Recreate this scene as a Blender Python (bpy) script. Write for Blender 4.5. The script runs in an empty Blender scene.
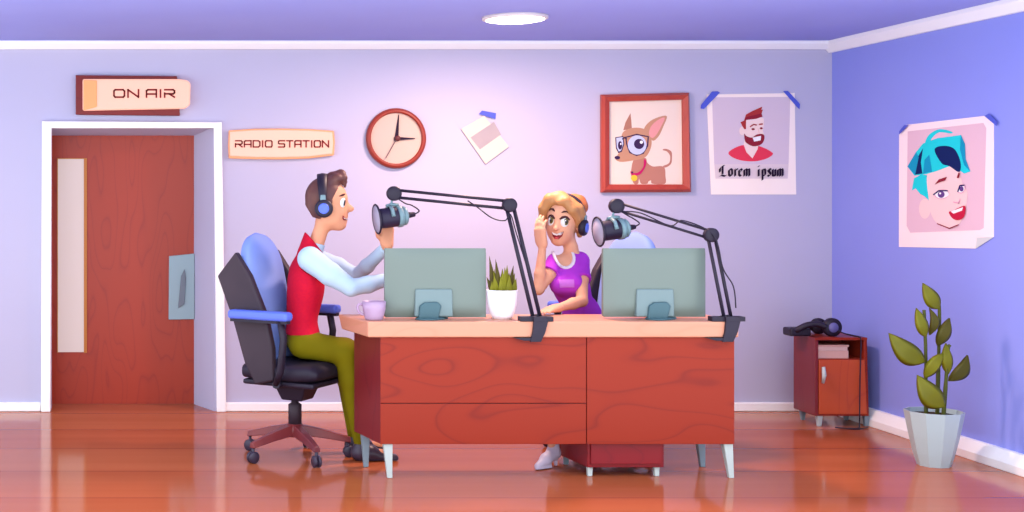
import bpy, bmesh, math, random
import numpy as np
from mathutils import Vector, Matrix
random.seed(4)
SC = bpy.context.scene
COL = SC.collection
PI = math.pi

# ------------------------------------------------------------------ frame of the place
F, VX, VY, D, K = 1305.0, 170.0, 195.0, 9.0, 145.0      # focal (px), vanishing point, camera to back wall, px per metre there
CAMH = (411 - VY) / K
CEIL = (411 - 42) / K
WALLX = (832 - VX) / K
def P(px, py, Y):
    s = (D + Y) / F
    return Vector(((px - VX) * s, Y, CAMH - (py - VY) * s))
def S(Y): return (D + Y) / F
def PR(px, py, off=0.0):                                   # a point of the right wall seen at that place of the photo
    X = WALLX - off
    d = F * X / (px - VX)
    return Vector((X, d - D, CAMH - (py - VY) * d / F))

# ------------------------------------------------------------------ materials
def lin(c): return tuple(((v/255)/12.92 if v/255 <= .04045 else ((v/255+.055)/1.055)**2.4) for v in c)
GAIN = 0.67
MATS = {}
def mat(name, rgb, rough=.6, spec=.25, metal=0, gain=None, emit=None, es=1.0, coat=0):
    if name in MATS: return MATS[name]
    m = bpy.data.materials.new(name); m.use_nodes = True
    b = m.node_tree.nodes['Principled BSDF']
    g = GAIN if gain is None else gain
    c = tuple(min(.95, v*g) for v in lin(rgb))
    b.inputs['Base Color'].default_value = (*c, 1)
    b.inputs['Roughness'].default_value = rough
    b.inputs['Specular IOR Level'].default_value = spec
    b.inputs['Metallic'].default_value = metal
    b.inputs['Coat Weight'].default_value = coat
    if emit is not None:
        b.inputs['Emission Color'].default_value = (*lin(emit), 1)
        b.inputs['Emission Strength'].default_value = es
    m.diffuse_color = (*c, 1)
    MATS[name] = m
    return m
def mottled(name, rgb, rgb2, scale=3.0, rough=.6, spec=.2, stretch=(1, 1, 1), gain=None, detail=2.0, lo=.35, hi=.65, bump=0):
    """two close tones of the same stuff mixed by noise (cloth, paint, leather)"""
    if name in MATS: return MATS[name]
    m = mat(name, rgb, rough, spec, gain=gain)
    nt = m.node_tree; N = nt.nodes; L = nt.links
    g = GAIN if gain is None else gain
    tc = N.new('ShaderNodeTexCoord'); mp = N.new('ShaderNodeMapping'); mp.inputs['Scale'].default_value = stretch
    nz = N.new('ShaderNodeTexNoise'); nz.inputs['Scale'].default_value = scale; nz.inputs['Detail'].default_value = detail
    rp = N.new('ShaderNodeValToRGB'); e = rp.color_ramp.elements
    e[0].position, e[1].position = lo, hi
    e[0].color = (*[min(.95, v*g) for v in lin(rgb)], 1); e[1].color = (*[min(.95, v*g) for v in lin(rgb2)], 1)
    L.new(tc.outputs['Object'], mp.inputs[0]); L.new(mp.outputs[0], nz.inputs['Vector'])
    L.new(nz.outputs['Fac'], rp.inputs[0]); L.new(rp.outputs[0], N['Principled BSDF'].inputs['Base Color'])
    if bump:
        bp = N.new('ShaderNodeBump'); bp.inputs['Strength'].default_value = bump; bp.inputs['Distance'].default_value = .01
        L.new(nz.outputs['Fac'], bp.inputs['Height']); L.new(bp.outputs[0], N['Principled BSDF'].inputs['Normal'])
    return m
def wood(name, rgb, dark, axis='X', scale=1.0, rough=.35, spec=.3, gain=None, bands=9.0, dist=5.0):
    """long grain running along an axis: distorted thin dark lines over a slowly varying board tone"""
    if name in MATS: return MATS[name]
    m = mat(name, rgb, rough, spec, gain=gain)
    nt = m.node_tree; N = nt.nodes; L = nt.links
    g = GAIN if gain is None else gain
    tc = N.new('ShaderNodeTexCoord'); mp = N.new('ShaderNodeMapping')
    st = {'X': (.35, 1, 1), 'Y': (1, .35, 1), 'Z': (1, 1, .22)}[axis]
    mp.inputs['Scale'].default_value = tuple(s*scale for s in st)
    n1 = N.new('ShaderNodeTexNoise'); n1.inputs['Scale'].default_value = 2.2; n1.inputs['Detail'].default_value = 1.0
    w = N.new('ShaderNodeMath'); w.operation = 'MULTIPLY'; w.inputs[1].default_value = bands
    fr = N.new('ShaderNodeMath'); fr.operation = 'FRACT'
    rp = N.new('ShaderNodeValToRGB'); e = rp.color_ramp.elements
    c1 = [min(.95, v*g) for v in lin(rgb)]; c2 = [min(.95, v*g) for v in lin(dark)]
    c2 = [a*.55 + b*.45 for a, b in zip(c1, c2)]; mid = [a*.75 + b*.25 for a, b in zip(c1, c2)]
    e[0].position, e[0].color = 0.0, (*c1, 1)
    e[1].position, e[1].color = .62, (*c1, 1)
    a = e.new(.80); a.color = (*mid, 1)
    a = e.new(.88); a.color = (*c2, 1)
    a = e.new(.93); a.color = (*mid, 1)
    a = e.new(1.0); a.color = (*c1, 1)
    L.new(tc.outputs['Object'], mp.inputs[0]); L.new(mp.outputs[0], n1.inputs['Vector'])
    L.new(n1.outputs['Fac'], w.inputs[0]); L.new(w.outputs[0], fr.inputs[0])
    L.new(fr.outputs[0], rp.inputs[0]); L.new(rp.outputs[0], N['Principled BSDF'].inputs['Base Color'])
    return m

# ------------------------------------------------------------------ mesh helpers
WL = {}
def wl(o): return WL.get(o.name, Vector((0, 0, 0))) if o is not None else Vector((0, 0, 0))
class MB:
    def __init__(s): s.v = []; s.f = []; s.m = []; s.sm = []
    def add(s, vs, fs, mi=0, smooth=False):
        n = len(s.v); s.v += [Vector(v) for v in vs]
        for f in fs: s.f.append(tuple(i+n for i in f)); s.m.append(mi); s.sm.append(smooth)
        return s
    def box(s, a, b, mi=0):
        x0, y0, z0 = a; x1, y1, z1 = b
        return s.add([(x0,y0,z0),(x1,y0,z0),(x1,y1,z0),(x0,y1,z0),(x0,y0,z1),(x1,y0,z1),(x1,y1,z1),(x0,y1,z1)],
                     [(0,3,2,1),(4,5,6,7),(0,1,5,4),(1,2,6,5),(2,3,7,6),(3,0,4,7)], mi)
    def hexa(s, v8, mi=0):                                     # bottom ring 4, top ring 4
        return s.add(v8, [(0,3,2,1),(4,5,6,7),(0,1,5,4),(1,2,6,5),(2,3,7,6),(3,0,4,7)], mi)
    def prism(s, pts, d, mi=0, smooth=False):                  # polygon pushed along vector d
        n = len(pts); d = Vector(d); pts = [Vector(p) for p in pts]
        vs = pts + [p+d for p in pts]
        s.add(vs, [tuple(range(n))[::-1], tuple(range(n, 2*n))], mi)
        return s.add(vs, [(i, (i+1) % n, n+(i+1) % n, n+i) for i in range(n)], mi, smooth)
    def ring(s, rings, mi=0, smooth=True, caps=True, closed=True):
        n = len(rings[0]); vs = [v for r in rings for v in r]; fs = []
        for k in range(len(rings)-1):
            for i in range(n if closed else n-1):
                j = (i+1) % n
                fs.append((k*n+i, k*n+j, (k+1)*n+j, (k+1)*n+i))
        s.add(vs, fs, mi, smooth)
        if caps:
            s.add(rings[0], [tuple(range(n))[::-1]], mi, False); s.add(rings[-1], [tuple(range(n))], mi, False)
        return s
    def tube(s, pts, r, n=10, mi=0, caps=True, flat=1.0, up=None):
        pts = [Vector(p) for p in pts]; rs = r if isinstance(r, (list, tuple)) else [r]*len(pts)
        t0 = (pts[1]-pts[0]).normalized()
        u = Vector(up) if up else (Vector((0,0,1)) if abs(t0.z) < .9 else Vector((1,0,0)))
        u = (u - t0*u.dot(t0)).normalized(); rings = []
        for i, p in enumerate(pts):
            t = (pts[min(i+1, len(pts)-1)] - pts[max(i-1, 0)]).normalized()
            u = (u - t*u.dot(t)).normalized(); w = t.cross(u)
            rings.append([p + (u*math.cos(a)*flat + w*math.sin(a))*rs[i] for a in [2*PI*k/n for k in range(n)]])
        return s.ring(rings, mi, True, caps)
    def lathe(s, prof, c, axis=(0,0,1), n=28, mi=0, sx=1.0, sy=1.0, smooth=True):
        ax = Vector(axis).normalized(); u = ax.orthogonal().normalized(); w = ax.cross(u); c = Vector(c)
        rings = [[c + ax*h + (u*math.cos(a)*sx + w*math.sin(a)*sy)*max(r, 1e-4) for a in [2*PI*k/n for k in range(n)]] for r, h in prof]
        return s.ring(rings, mi, smooth, True)
    def ell(s, c, r, n=20, mi=0, R=None):
        c = Vector(c); rings = []
        for k in range(n//2+1):
            th = PI*k/(n//2); z = -math.cos(th); q = max(math.sin(th), 1e-3)
            row = []
            for i in range(n):
                a = 2*PI*i/n; v = Vector((r[0]*q*math.cos(a), r[1]*q*math.sin(a), r[2]*z))
                row.append(c + (R @ v if R else v))
            rings.append(row)
        return s.ring(rings, mi, True, True)
    def xf(s, M):
        s.v = [M @ v for v in s.v]; return s
    def build(s, name, mats, parent=None, bevel=0, seg=2, autosm=True):
        o_ = wl(parent)
        me = bpy.data.meshes.new(name)
        me.from_pydata([tuple(v-o_) for v in s.v], [], s.f)
        for m in (mats if isinstance(mats, (list, tuple)) else [mats]): me.materials.append(m)
        me.polygons.foreach_set('material_index', s.m); me.polygons.foreach_set('use_smooth', s.sm)
        bm = bmesh.new(); bm.from_mesh(me)
        bmesh.ops.remove_doubles(bm, verts=bm.verts, dist=1e-5)
        bmesh.ops.recalc_face_normals(bm, faces=bm.faces)
        bm.to_mesh(me); bm.free(); me.update()
        o = bpy.data.objects.new(name, me); COL.objects.link(o)
        if parent is not None:
            o.parent = parent; WL[o.name] = o_.copy()
        if bevel:
            b = o.modifiers.new('bevel', 'BEVEL'); b.width = bevel; b.segments = seg; b.limit_method = 'ANGLE'; b.angle_limit = .6
            b.harden_normals = False
        return o
def tag(o, label, cat=None, group=None):
    o['label'] = label
    if cat: o['category'] = cat
    if group: o['group'] = group
    return o
def thing(name, loc, label, cat, group=None):
    o = bpy.data.objects.new(name, None); COL.objects.link(o); o.location = loc; o.empty_display_size = .1
    WL[o.name] = Vector(loc)
    return tag(o, label, cat, group)
def struct(o):
    o['kind'] = 'structure'; return o
def copy_tree(o, parent=None):
    c = o.copy(); COL.objects.link(c)
    if parent is not None: c.parent = parent
    for ch in list(o.children): copy_tree(ch, c)
    return c
def smooth_poly(pts, closed=True, n=6):
    out = []; m = len(pts)
    for i in range(m if closed else m-1):
        p0, p1, p2, p3 = [np.array(pts[(i+k) % m] if closed else pts[min(max(i+k, 0), m-1)], float) for k in (-1, 0, 1, 2)]
        for j in range(n):
            t = j/n
            out.append(tuple(.5*((2*p1)+(-p0+p2)*t+(2*p0-5*p1+4*p2-p3)*t*t+(-p0+3*p1-3*p2+p3)*t**3)))
    if not closed: out.append(tuple(pts[-1]))
    return out
def circ(cx, cy, rx, ry=None, n=24):
    ry = ry or rx
    return [(cx+rx*math.cos(2*PI*i/n), cy+ry*math.sin(2*PI*i/n)) for i in range(n)]
class Art:
    """printed picture: inked shapes on a real sheet; layer k lies k*0.25 mm above the sheet"""
    def __init__(s, mapf, tr=lambda p: p): s.map = mapf; s.tr = tr; s.mb = MB(); s.mats = []; s.k = 1
    def poly(s, pts, m, smooth=False, n=6):
        if smooth: pts = smooth_poly(pts, True, n)
        if m not in s.mats: s.mats.append(m)
        q = [s.tr(p) for p in pts]
        s.mb.add([s.map(x, y, .00025*s.k) for x, y in q], [tuple(range(len(q)))], s.mats.index(m)); s.k += 1
    def strip(s, pts, w, m, smooth=False):
        if smooth: pts = smooth_poly(pts, False, 6)
        if m not in s.mats: s.mats.append(m)
        for a, b in zip(pts[:-1], pts[1:]):
            dx, dy = b[0]-a[0], b[1]-a[1]; l = math.hypot(dx, dy) or 1; nx, ny = -dy/l*w/2, dx/l*w/2; ex, ey = dx/l*w*.35, dy/l*w*.35
            q = [s.tr(p) for p in [(a[0]-ex+nx, a[1]-ey+ny), (b[0]+ex+nx, b[1]+ey+ny), (b[0]+ex-nx, b[1]+ey-ny), (a[0]-ex-nx, a[1]-ey-ny)]]
            s.mb.add([s.map(x, y, .00025*s.k) for x, y in q], [(0, 1, 2, 3)], s.mats.index(m))
        s.k += 1
    def nib(s, pts, v, m):
        if m not in s.mats: s.mats.append(m)
        vx, vy = v[0]/2, v[1]/2
        for a, b in zip(pts[:-1], pts[1:]):
            q = [s.tr(p) for p in [(a[0]-vx, a[1]-vy), (b[0]-vx, b[1]-vy), (b[0]+vx, b[1]+vy), (a[0]+vx, a[1]+vy)]]
            s.mb.add([s.map(x, y, .00025*s.k) for x, y in q], [(0, 1, 2, 3)], s.mats.index(m))
        s.k += 1
    def build(s, name, parent): return s.mb.build(name, s.mats, parent)

# palette
M_white = mat('white_gloss_paint', (255, 253, 250), .4, .3, gain=.93)
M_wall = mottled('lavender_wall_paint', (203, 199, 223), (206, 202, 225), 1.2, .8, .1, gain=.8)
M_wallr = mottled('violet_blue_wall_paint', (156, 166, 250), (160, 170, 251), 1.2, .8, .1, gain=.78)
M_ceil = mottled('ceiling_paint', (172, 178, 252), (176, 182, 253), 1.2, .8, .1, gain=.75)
M_black = mottled('black_plastic', (38, 29, 48), (45, 35, 55), 6, .5, .3)
M_dark = mottled('dark_leather', (38, 30, 48), (50, 39, 58), 3, .55, .25)
M_brownblk = mottled('brown_black_leather', (60, 46, 58), (72, 56, 66), 3, .55, .25)
M_blue = mottled('periwinkle_fabric', (140, 166, 250), (160, 184, 252), 2.2, .7, .15)
M_blue2 = mat('blue_plastic', (105, 130, 248), .45, .3)
M_teal = mat('teal_grey_metal', (128, 158, 166), .4, .4)
M_teallt = mat('pale_teal_enamel', (196, 214, 212), .4, .35)
M_red_tape = mat('blue_tape', (95, 110, 232), .6, .2)
M_paper = mat('cream_paper', (255, 238, 226), .8, .1, gain=.95)
M_wood = wood('red_brown_wood', (168, 54, 33), (122, 32, 34), 'X', 1.5, spec=.15)
M_wooddk = wood('dark_red_wood', (140, 42, 48), (105, 28, 44), 'Z', 2.0)
M_peach = wood('peach_laminate', (240, 164, 132), (236, 150, 118), 'X', 1.2, rough=.4)
M_door = wood('door_wood', (194, 66, 40), (150, 40, 38), 'Z', 2.6, bands=9)
M_ink = mat('dark_ink', (52, 34, 58), .7, .1)
# ================================================================== the room
YN, XL = -3.3, -3.4                                            # the room as far as the photo could see it
DR = .30                                                       # depth of the door reveal
# back wall with the door opening
def zb(py): return CAMH - (py-VY)/K
def xb(px): return (px-VX)/K
ox0, ox1, oz1 = xb(50), xb(214), zb(127)
b = MB()
b.box((XL, 0, 0), (ox0, .14, CEIL)); b.box((ox1, 0, 0), (WALLX, .14, CEIL)); b.box((ox0, 0, oz1), (ox1, .14, CEIL))
# splayed reveal: right and top cheeks
d9 = (D+DR)/F
rx = (194-VX)*d9; rz = CAMH-(135.5-VY)*d9; lx = (46-VX)*d9
b.hexa([(ox1,0,0),(ox1+.12,.1,0),(ox1+.12,DR+.05,0),(rx,DR,0),(ox1,0,oz1),(ox1+.12,.1,oz1),(ox1+.12,DR+.05,oz1),(rx,DR,rz)])
b.hexa([(lx,DR,rz),(rx,DR,rz),(ox1,0,oz1),(ox0,0,oz1),(lx,DR+.03,oz1+.12),(rx,DR+.03,oz1+.12),(ox1,.1,oz1+.12),(ox0,.1,oz1+.12)])
b.hexa([(ox0,0,0),(lx,DR,0),(lx-.1,DR,0),(ox0-.1,.1,0),(ox0,0,oz1),(lx,DR,oz1),(lx-.1,DR,oz1),(ox0-.1,.1,oz1)])
struct(b.build('wall_back', M_wall))
struct(MB().box((WALLX, -3.2, 0), (WALLX+.14, .14, CEIL)).build('wall_right', M_wallr))
struct(MB().box((XL, -2.9, CEIL), (WALLX+.14, .14, CEIL+.1)).build('ceiling', M_ceil))

# floor: long glossy planks running along the back wall
def floor_mat():
    m = mat('glossy_plank_floor', (205, 112, 76), .10, .10)
    nt = m.node_tree; N = nt.nodes; L = nt.links; bs = N['Principled BSDF']
    tc = N.new('ShaderNodeTexCoord'); mp = N.new('ShaderNodeMapping')
    mp.inputs['Location'].default_value = (13.0, .1, 0); L.new(tc.outputs['Object'], mp.inputs[0])
    br = N.new('ShaderNodeTexBrick'); br.offset = .37; br.inputs['Scale'].default_value = 1.0
    br.inputs['Brick Width'].default_value = 40; br.inputs['Row Height'].default_value = .62
    br.inputs['Mortar Size'].default_value = .008; br.inputs['Bias'].default_value = 0
    g = GAIN
    br.inputs['Color1'].default_value = (*[v*g for v in lin((214, 120, 76))], 1)
    br.inputs['Color2'].default_value = (*[v*g for v in lin((198, 102, 64))], 1)
    br.inputs['Mortar'].default_value = (*[v*g for v in lin((170, 78, 58))], 1)
    L.new(mp.outputs[0], br.inputs['Vector'])
    m2 = N.new('ShaderNodeMapping'); m2.inputs['Scale'].default_value = (.12, 2.6, 1)
    nz = N.new('ShaderNodeTexNoise'); nz.inputs['Scale'].default_value = 1.4; nz.inputs['Detail'].default_value = 3
    L.new(tc.outputs['Object'], m2.inputs[0]); L.new(m2.outputs[0], nz.inputs['Vector'])
    rp = N.new('ShaderNodeValToRGB'); e = rp.color_ramp.elements
    e[0].position, e[0].color = .38, (.92, .86, .84, 1); e[1].position, e[1].color = .62, (1.04, 1.05, 1.05, 1)
    L.new(nz.outputs['Fac'], rp.inputs[0])
    mx = N.new('ShaderNodeMix'); mx.data_type = 'RGBA'; mx.blend_type = 'MULTIPLY'; mx.inputs['Factor'].default_value = 1
    L.new(br.outputs['Color'], mx.inputs['A']); L.new(rp.outputs[0], mx.inputs['B'])
    L.new(mx.outputs['Result'], bs.inputs['Base Color'])
    return m
struct(MB().box((XL, YN, -.1), (WALLX+.14, .6, 0)).build('floor', floor_mat()))

# baseboards, cornices, door casing
bh = .062
fx0, fx1 = xb(41), xb(224)                                      # outer edges of the door casing
struct(MB().box((XL, -.03, 0), (fx0, 0, bh)).box((fx1, -.03, 0), (WALLX, 0, bh)).build('baseboard_back', M_white, bevel=.008))
struct(MB().prism([(WALLX, -.03, 0), (WALLX-.065, -.03, 0), (WALLX-.065, -.03, .045), (WALLX-.03, -.03, .105), (WALLX, -.03, .105)],
                  (0, -3.17, 0)).build('baseboard_right', M_white, bevel=.004))
struct(MB().prism([(XL, 0, CEIL), (XL, -.09, CEIL), (XL, -.09, CEIL-.02), (XL, -.04, CEIL-.052), (XL, 0, CEIL-.052)],
                  (WALLX-XL, 0, 0)).build('trim_1', M_white, bevel=.003))
struct(MB().prism([(WALLX, 0, CEIL), (WALLX-.07, 0, CEIL), (WALLX-.07, 0, CEIL-.025), (WALLX-.025, 0, CEIL-.075), (WALLX, 0, CEIL-.075)],
                  (0, -2.9, 0)).build('trim_2', M_white, bevel=.003))
b = MB(); t = -.045
def casing(pts): b.prism([(xb(x), 0, max(0, zb(y))) for x, y in pts], (0, t, 0))
casing([(41.5, 411), (51, 411), (52, 128.5), (42.5, 121.5)])
casing([(213.5, 128.5), (216.5, 411), (226, 411), (221.5, 122.5)])
casing([(42.5, 121.5), (52, 128.5), (213.5, 128.5), (221.5, 122.5)])
struct(b.build('trim_3', M_white, bevel=.006))

# the door: wooden leaf, lit glass strip, metal pull plate
YD = DR
def Q(px, py, off=0): return P(px, py, YD-off)
dz0 = 0.002
door = MB().prism([(lx-.02, YD, dz0), (rx+.02, YD, dz0), (rx+.02, YD, rz+.02), (lx-.02, YD, rz+.02)], (0, .05, 0))
dobj = struct(door.build('door_1', M_door)); dobj['label'] = 'red brown wooden door with a tall lit glass strip and steel pull plate'
gl = MB(); a0, a1 = Q(58, 352), Q(84, 159)
gl.box((a0.x, YD-.008, a0.z), (a1.x, YD+.01, a1.z))
M_lit = mat('lit_frosted_glass', (225, 208, 204), .5, .2, emit=(255, 236, 222), es=.16)
go = gl.build('window_pane', M_lit, dobj); go['label'] = 'tall narrow lit glass strip'
fr = MB(); e1 = Q(87, 159)
fr.box((a1.x, YD-.014, a0.z-.005), (e1.x, YD+.01, a1.z+.005)); fr.box((a0.x-.006, YD-.011, a0.z-.005), (a0.x, YD+.01, a1.z+.005))
fr.box((a0.x-.006, YD-.011, a1.z), (e1.x, YD+.01, a1.z+.006))
fr.build('glazing_bead', mat('golden_bead', (224, 140, 52), .4, .3), dobj)
hp = MB(); h0, h1 = Q(168.5, 319), Q(194, 254)
hp.prism([Q(168.5, 319.5), Q(194.5, 319), Q(194.5, 253.5), (Q(169, 256))], (0, -.02, 0))
plate = hp.build('pull_plate', mat('brushed_steel', (172, 200, 204), .35, .4), dobj, bevel=.004)
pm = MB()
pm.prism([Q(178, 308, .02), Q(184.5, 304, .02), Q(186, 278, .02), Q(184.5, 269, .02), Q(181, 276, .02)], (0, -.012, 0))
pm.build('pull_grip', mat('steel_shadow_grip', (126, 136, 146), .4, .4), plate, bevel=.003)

# ceiling lamp: a flat round diffuser in a thin ring
YL = F*(CEIL-CAMH)/(VY-16.5) - D
lc = Vector(((515-VX)*S(YL), YL, CEIL))
lamp = thing('ceiling_lamp', lc, 'round flat white ceiling lamp glowing above the middle of the room', 'lamp')
MB().lathe([(.155, 0), (.19, 0), (.19, -.016), (.18, -.02), (.155, -.02)], lc, n=40).build('lamp_rim', mat('lamp_rim_white', (255, 240, 236), .4, .3), lamp)
MB().lathe([(.17, -.008), (.17, -.022), (.13, -.03), (.05, -.034), (.001, -.035)], lc, n=40).build('lamp_diffuser', mat('lamp_glow', (255, 255, 255), .5, .1, emit=(255, 238, 226), es=4), lamp)

# ================================================================== on the back wall
FONT = {'O': [[(.12,.0),(.88,0),(1,.18),(1,.82),(.88,1),(.12,1),(0,.82),(0,.18),(.12,0)]], 'N': [[(0,0),(0,1),(1,0),(1,1)]],
        'A': [[(0,0),(0,.85),(.15,1),(1,1),(1,0)], [(0,.42),(1,.42)]], 'I': [[(.0,0),(.0,1)]],
        'R': [[(0,.0),(0,.55)], [(0,1),(.85,1),(1,.85),(1,.6),(.88,.45),(0,.45)], [(.45,.45),(1,0)]],
        'D': [[(0,0),(0,1),(.8,1),(1,.8),(1,.2),(.8,0),(0,0)]], 'S': [[(1,1),(.1,1),(0,.85),(0,.6),(.12,.5),(.88,.5),(1,.4),(1,.12),(.9,0),(0,0)]],
        'T': [[(0,1),(1,1)], [(.5,1),(.5,0)]]}
def letter(mb, ch, o, u, v, w, h, th, n):
    for st in FONT[ch]:
        for (ax, ay), (bx, by) in zip(st[:-1], st[1:]):
            a = Vector((ax*w, ay*h)); c = Vector((bx*w, by*h)); dv = (c-a).normalized(); q = Vector((-dv.y, dv.x))*th/2; e = dv*th*.4
            pts = [a-e+q, c+e+q, c+e-q, a-e-q]
            mb.prism([o + u*p.x + v*p.y for p in pts][::-1], n)
def write(mb, text, px0, px1, pyb, pyt, Y, th, depth=.006):
    """techno capitals between two places of the wall, spaced evenly"""
    s = S(Y); wid = {' ': .9, 'I': .16}; gap = .34
    tot = sum(wid.get(c, 1.0) for c in text) + gap*(len(text)-1)
    cell = (px1-px0)/tot; x = px0
    for c in text:
        w = wid.get(c, 1.0)*cell
        if c != ' ':
            o = P(x + (w*.5 if c == 'I' else 0), pyb, Y)
            letter(mb, c, o, Vector((1,0,0)), Vector((0,0,1)), w*s, (pyb-pyt)*s, th*s, (0, -depth, 0))
        x += w + gap*cell
def wallY(px, py, off): return P(px, py, -off)
sg = thing('lit_sign', wallY(130, 116, 0), 'lit ON AIR sign on a dark red board above the door', 'sign')
bd = MB().prism([P(76, 75.5, -.012), P(76, 115, -.012), P(180, 116, -.012), P(177, 76.5, -.012)], (0, -.03, 0))
bd.build('backboard', wood('sign_board_wood', (140, 36, 34), (104, 20, 34), 'X', 2), sg, bevel=.004)
bx = MB()
pp = [(83, 79.5), (83, 111), (185, 109), (190, 105), (190.5, 84), (187, 80.5), (178, 79.6)]
bx.prism([P(x, y, -.044) for x, y in pp], (0, -.05, 0))
M_sign = mat('backlit_peach_acrylic', (232, 168, 148), .35, .3, emit=(255, 190, 166), es=.42)
bx.build('light_panel', M_sign, sg, bevel=.012, seg=3)
ec = MB().prism([P(x, y, -.088) for x, y in [(83.5, 80), (83.5, 110.5), (97, 107), (97, 80.5)]], (0, -.016, 0))
ec.build('end_cap', mat('amber_acrylic', (250, 170, 112), .35, .3, emit=(255, 160, 90), es=.25), sg, bevel=.005)
for w_, a_, b_ in (('ON', 114, 138.5), ('AIR', 146.5, 174.5)):
    tx = MB(); write(tx, w_, a_, b_, 97.2, 89.8, -.094, 1.7)
    tx.build('lettering', mat('sign_red_ink', (150, 30, 36), .5, .2), sg)

rs = thing('lit_sign', wallY(280, 160, 0), 'lit peach RADIO STATION sign on the wall beside the door frame', 'sign')
def bulge(y, top): return y
pp = [(228.5, 130.5), (228, 145), (228.5, 158.5), (255, 159.3), (280, 159.5), (308, 158.6), (333.5, 155.5), (334.5, 143), (333.5, 131), (308, 129.2), (280, 128.6), (255, 128.8)]
MB().prism([P(x, y, -.004) for x, y in pp], (0, -.03, 0)).build('housing', mat('orange_housing', (250, 176, 128), .4, .3, emit=(255, 170, 110), es=.15), rs, bevel=.006)
pq = [(230, 132), (229.6, 145), (230, 156), (255, 157.2), (280, 157.4), (308, 156.6), (332, 153.8), (333, 143), (332, 132.3), (308, 130.6), (280, 130), (255, 130.2)]
MB().prism([P(x, y, -.03) for x, y in pq], (0, -.016, 0)).build('light_panel', M_sign, rs, bevel=.006, seg=3)
for w_, a_, b_ in (('RADIO', 235.5, 272), ('STATION', 278.5, 328.5)):
    tx = MB(); write(tx, w_, a_, b_, 147, 140.8, -.046, 1.35)
    tx.build('lettering', MATS['sign_red_ink'], rs)

# clock
cc = P(395.5, 138.5, 0)
ck = thing('wall_clock', cc, 'round wall clock with a red brown rim and cream face', 'clock')
r = 30.2/K
MB().lathe([(.0, -.002), (r-.002, -.002), (r, -.02), (r-.008, -.042), (r-.022, -.048), (r-.032, -.044), (r-.034, -.02), (0, -.02)], cc, (0, 1, 0), 56).build('rim', wood('clock_rim_wood', (170, 62, 46), (130, 40, 44), 'Z', 3), ck)
MB().lathe([(0.0001, -.021), (r-.033, -.021), (r-.033, -.024), (0.0001, -.024)], cc, (0, 1, 0), 48, smooth=False).build('clock_face', mat('cream_dial', (238, 206, 190), .6, .15), ck)
def hand(name, px, py, w0, w1, tail, yo, m):
    a = P(395.8, 138.8, 0); e = P(px, py, 0); dv = (e-a).normalized(); q = Vector((-dv.z, 0, dv.x)); y = Vector((0, -yo, 0))
    s = a - dv*tail/K
    MB().prism([s+q*w0/K+y, e+q*w1/K+y, e-q*w1/K+y, s-q*w0/K+y], (0, -.004, 0)).build(name, m, ck)
hand('minute_hand', 398, 115, 2.1, .35, 2.5, .028, M_ink); hand('hour_hand', 414, 138.8, 1.9, .4, 2.5, .033, M_ink)
hand('second_hand', 384.8, 158.5, .45, .3, 2, .038, mat('second_hand_brown', (120, 92, 96), .5, .2))
MB().lathe([(0.0001, -.02), (.019, -.02), (.019, -.043), (.012, -.048), (.0001, -.049)], P(396.6, 138.6, 0), (0, 1, 0), 18).build('hub', mat('hub_brown', (112, 44, 50), .4, .3), ck)

# instant photograph, tilted, stuck with one strip of tape
ph = thing('instant_photo', P(486, 160, 0), 'small tilted instant photo with grey picture taped to the wall beside the clock', 'photo')
MB().prism([P(x, y, -.012) for x, y in [(461, 129), (484, 115.5), (509, 146.5), (485.5, 164)]], (0, -.003, 0)).build('photo_card', mat('photo_card_cream', (248, 228, 212), .8, .1, gain=.72), ph)
MB().prism([P(x, y, -.0152) for x, y in [(470.5, 137.5), (494, 122), (501, 134.5), (480, 149.5)]], (0, -.0008, 0)).build('picture', mottled('grey_picture', (190, 178, 184), (200, 188, 190), 6, .6, .1), ph)
MB().prism([P(x, y, -.016) for x, y in [(479, 114), (482, 110.5), (496, 113.2), (495.5, 119)]], (0, -.001, 0)).build('tape', M_red_tape, ph)

# framed dog picture
Yf = -.02
fo = [(600, 95), (600, 192.5), (689.5, 192), (687.5, 93)]; fi = [(607.5, 102), (607.5, 184.5), (681.5, 184.5), (680.5, 100)]
fx = thing('picture_frame', P(645, 193, 0), 'red wooden picture frame holding a cartoon dog with big black glasses', 'picture frame')
b = MB()
for i in range(4):
    j = (i+1) % 4
    o1, o2, i1, i2 = [Vector(P(*q, 0)) for q in (fo[i], fo[j], fi[i], fi[j])]
    ctr = P(645, 143, 0)
    def yy(v, y): return Vector((v.x, y, v.z))
    m1, m2 = o1.lerp(i1, .35), o2.lerp(i2, .35)
    b.ring([[yy(o1, -.004), yy(o1, -.03), yy(m1, -.055), yy(i1, -.04), yy(i1, -.004)],
            [yy(o2, -.004), yy(o2, -.03), yy(m2, -.055), yy(i2, -.04), yy(i2, -.004)]], 0, False, True)
b.build('frame', wood('frame_red_wood', (206, 84, 66), (180, 62, 60), 'Z', 2), fx)
MB().prism([P(x, y, -.004) for x, y in [(606, 100), (606, 186), (683, 186), (682, 99)]], (0, -.012, 0)).build('mount_sheet', mat('mount_cream', (255, 234, 216), .8, .1, gain=.8), fx)
art = Art(lambda x, y, o: P(x, y, -.0165-o), lambda p: (605+p[0]/5.69, 100+p[1]/5.69))
tan = mat('ink_tan', (205, 152, 122), .8, .05, gain=.86); tan2 = mat('ink_tan_dark', (184, 128, 108), .8, .05, gain=.86); brn = mat('ink_rose_brown', (196, 134, 116), .8, .05, gain=.86)
pink = mat('ink_pink', (240, 164, 160), .8, .05, gain=.86); dkp = mat('ink_plum', (66, 46, 84), .8, .05, gain=.86); lav = mat('ink_lavender', (206, 212, 240), .8, .05, gain=.86)
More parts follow.
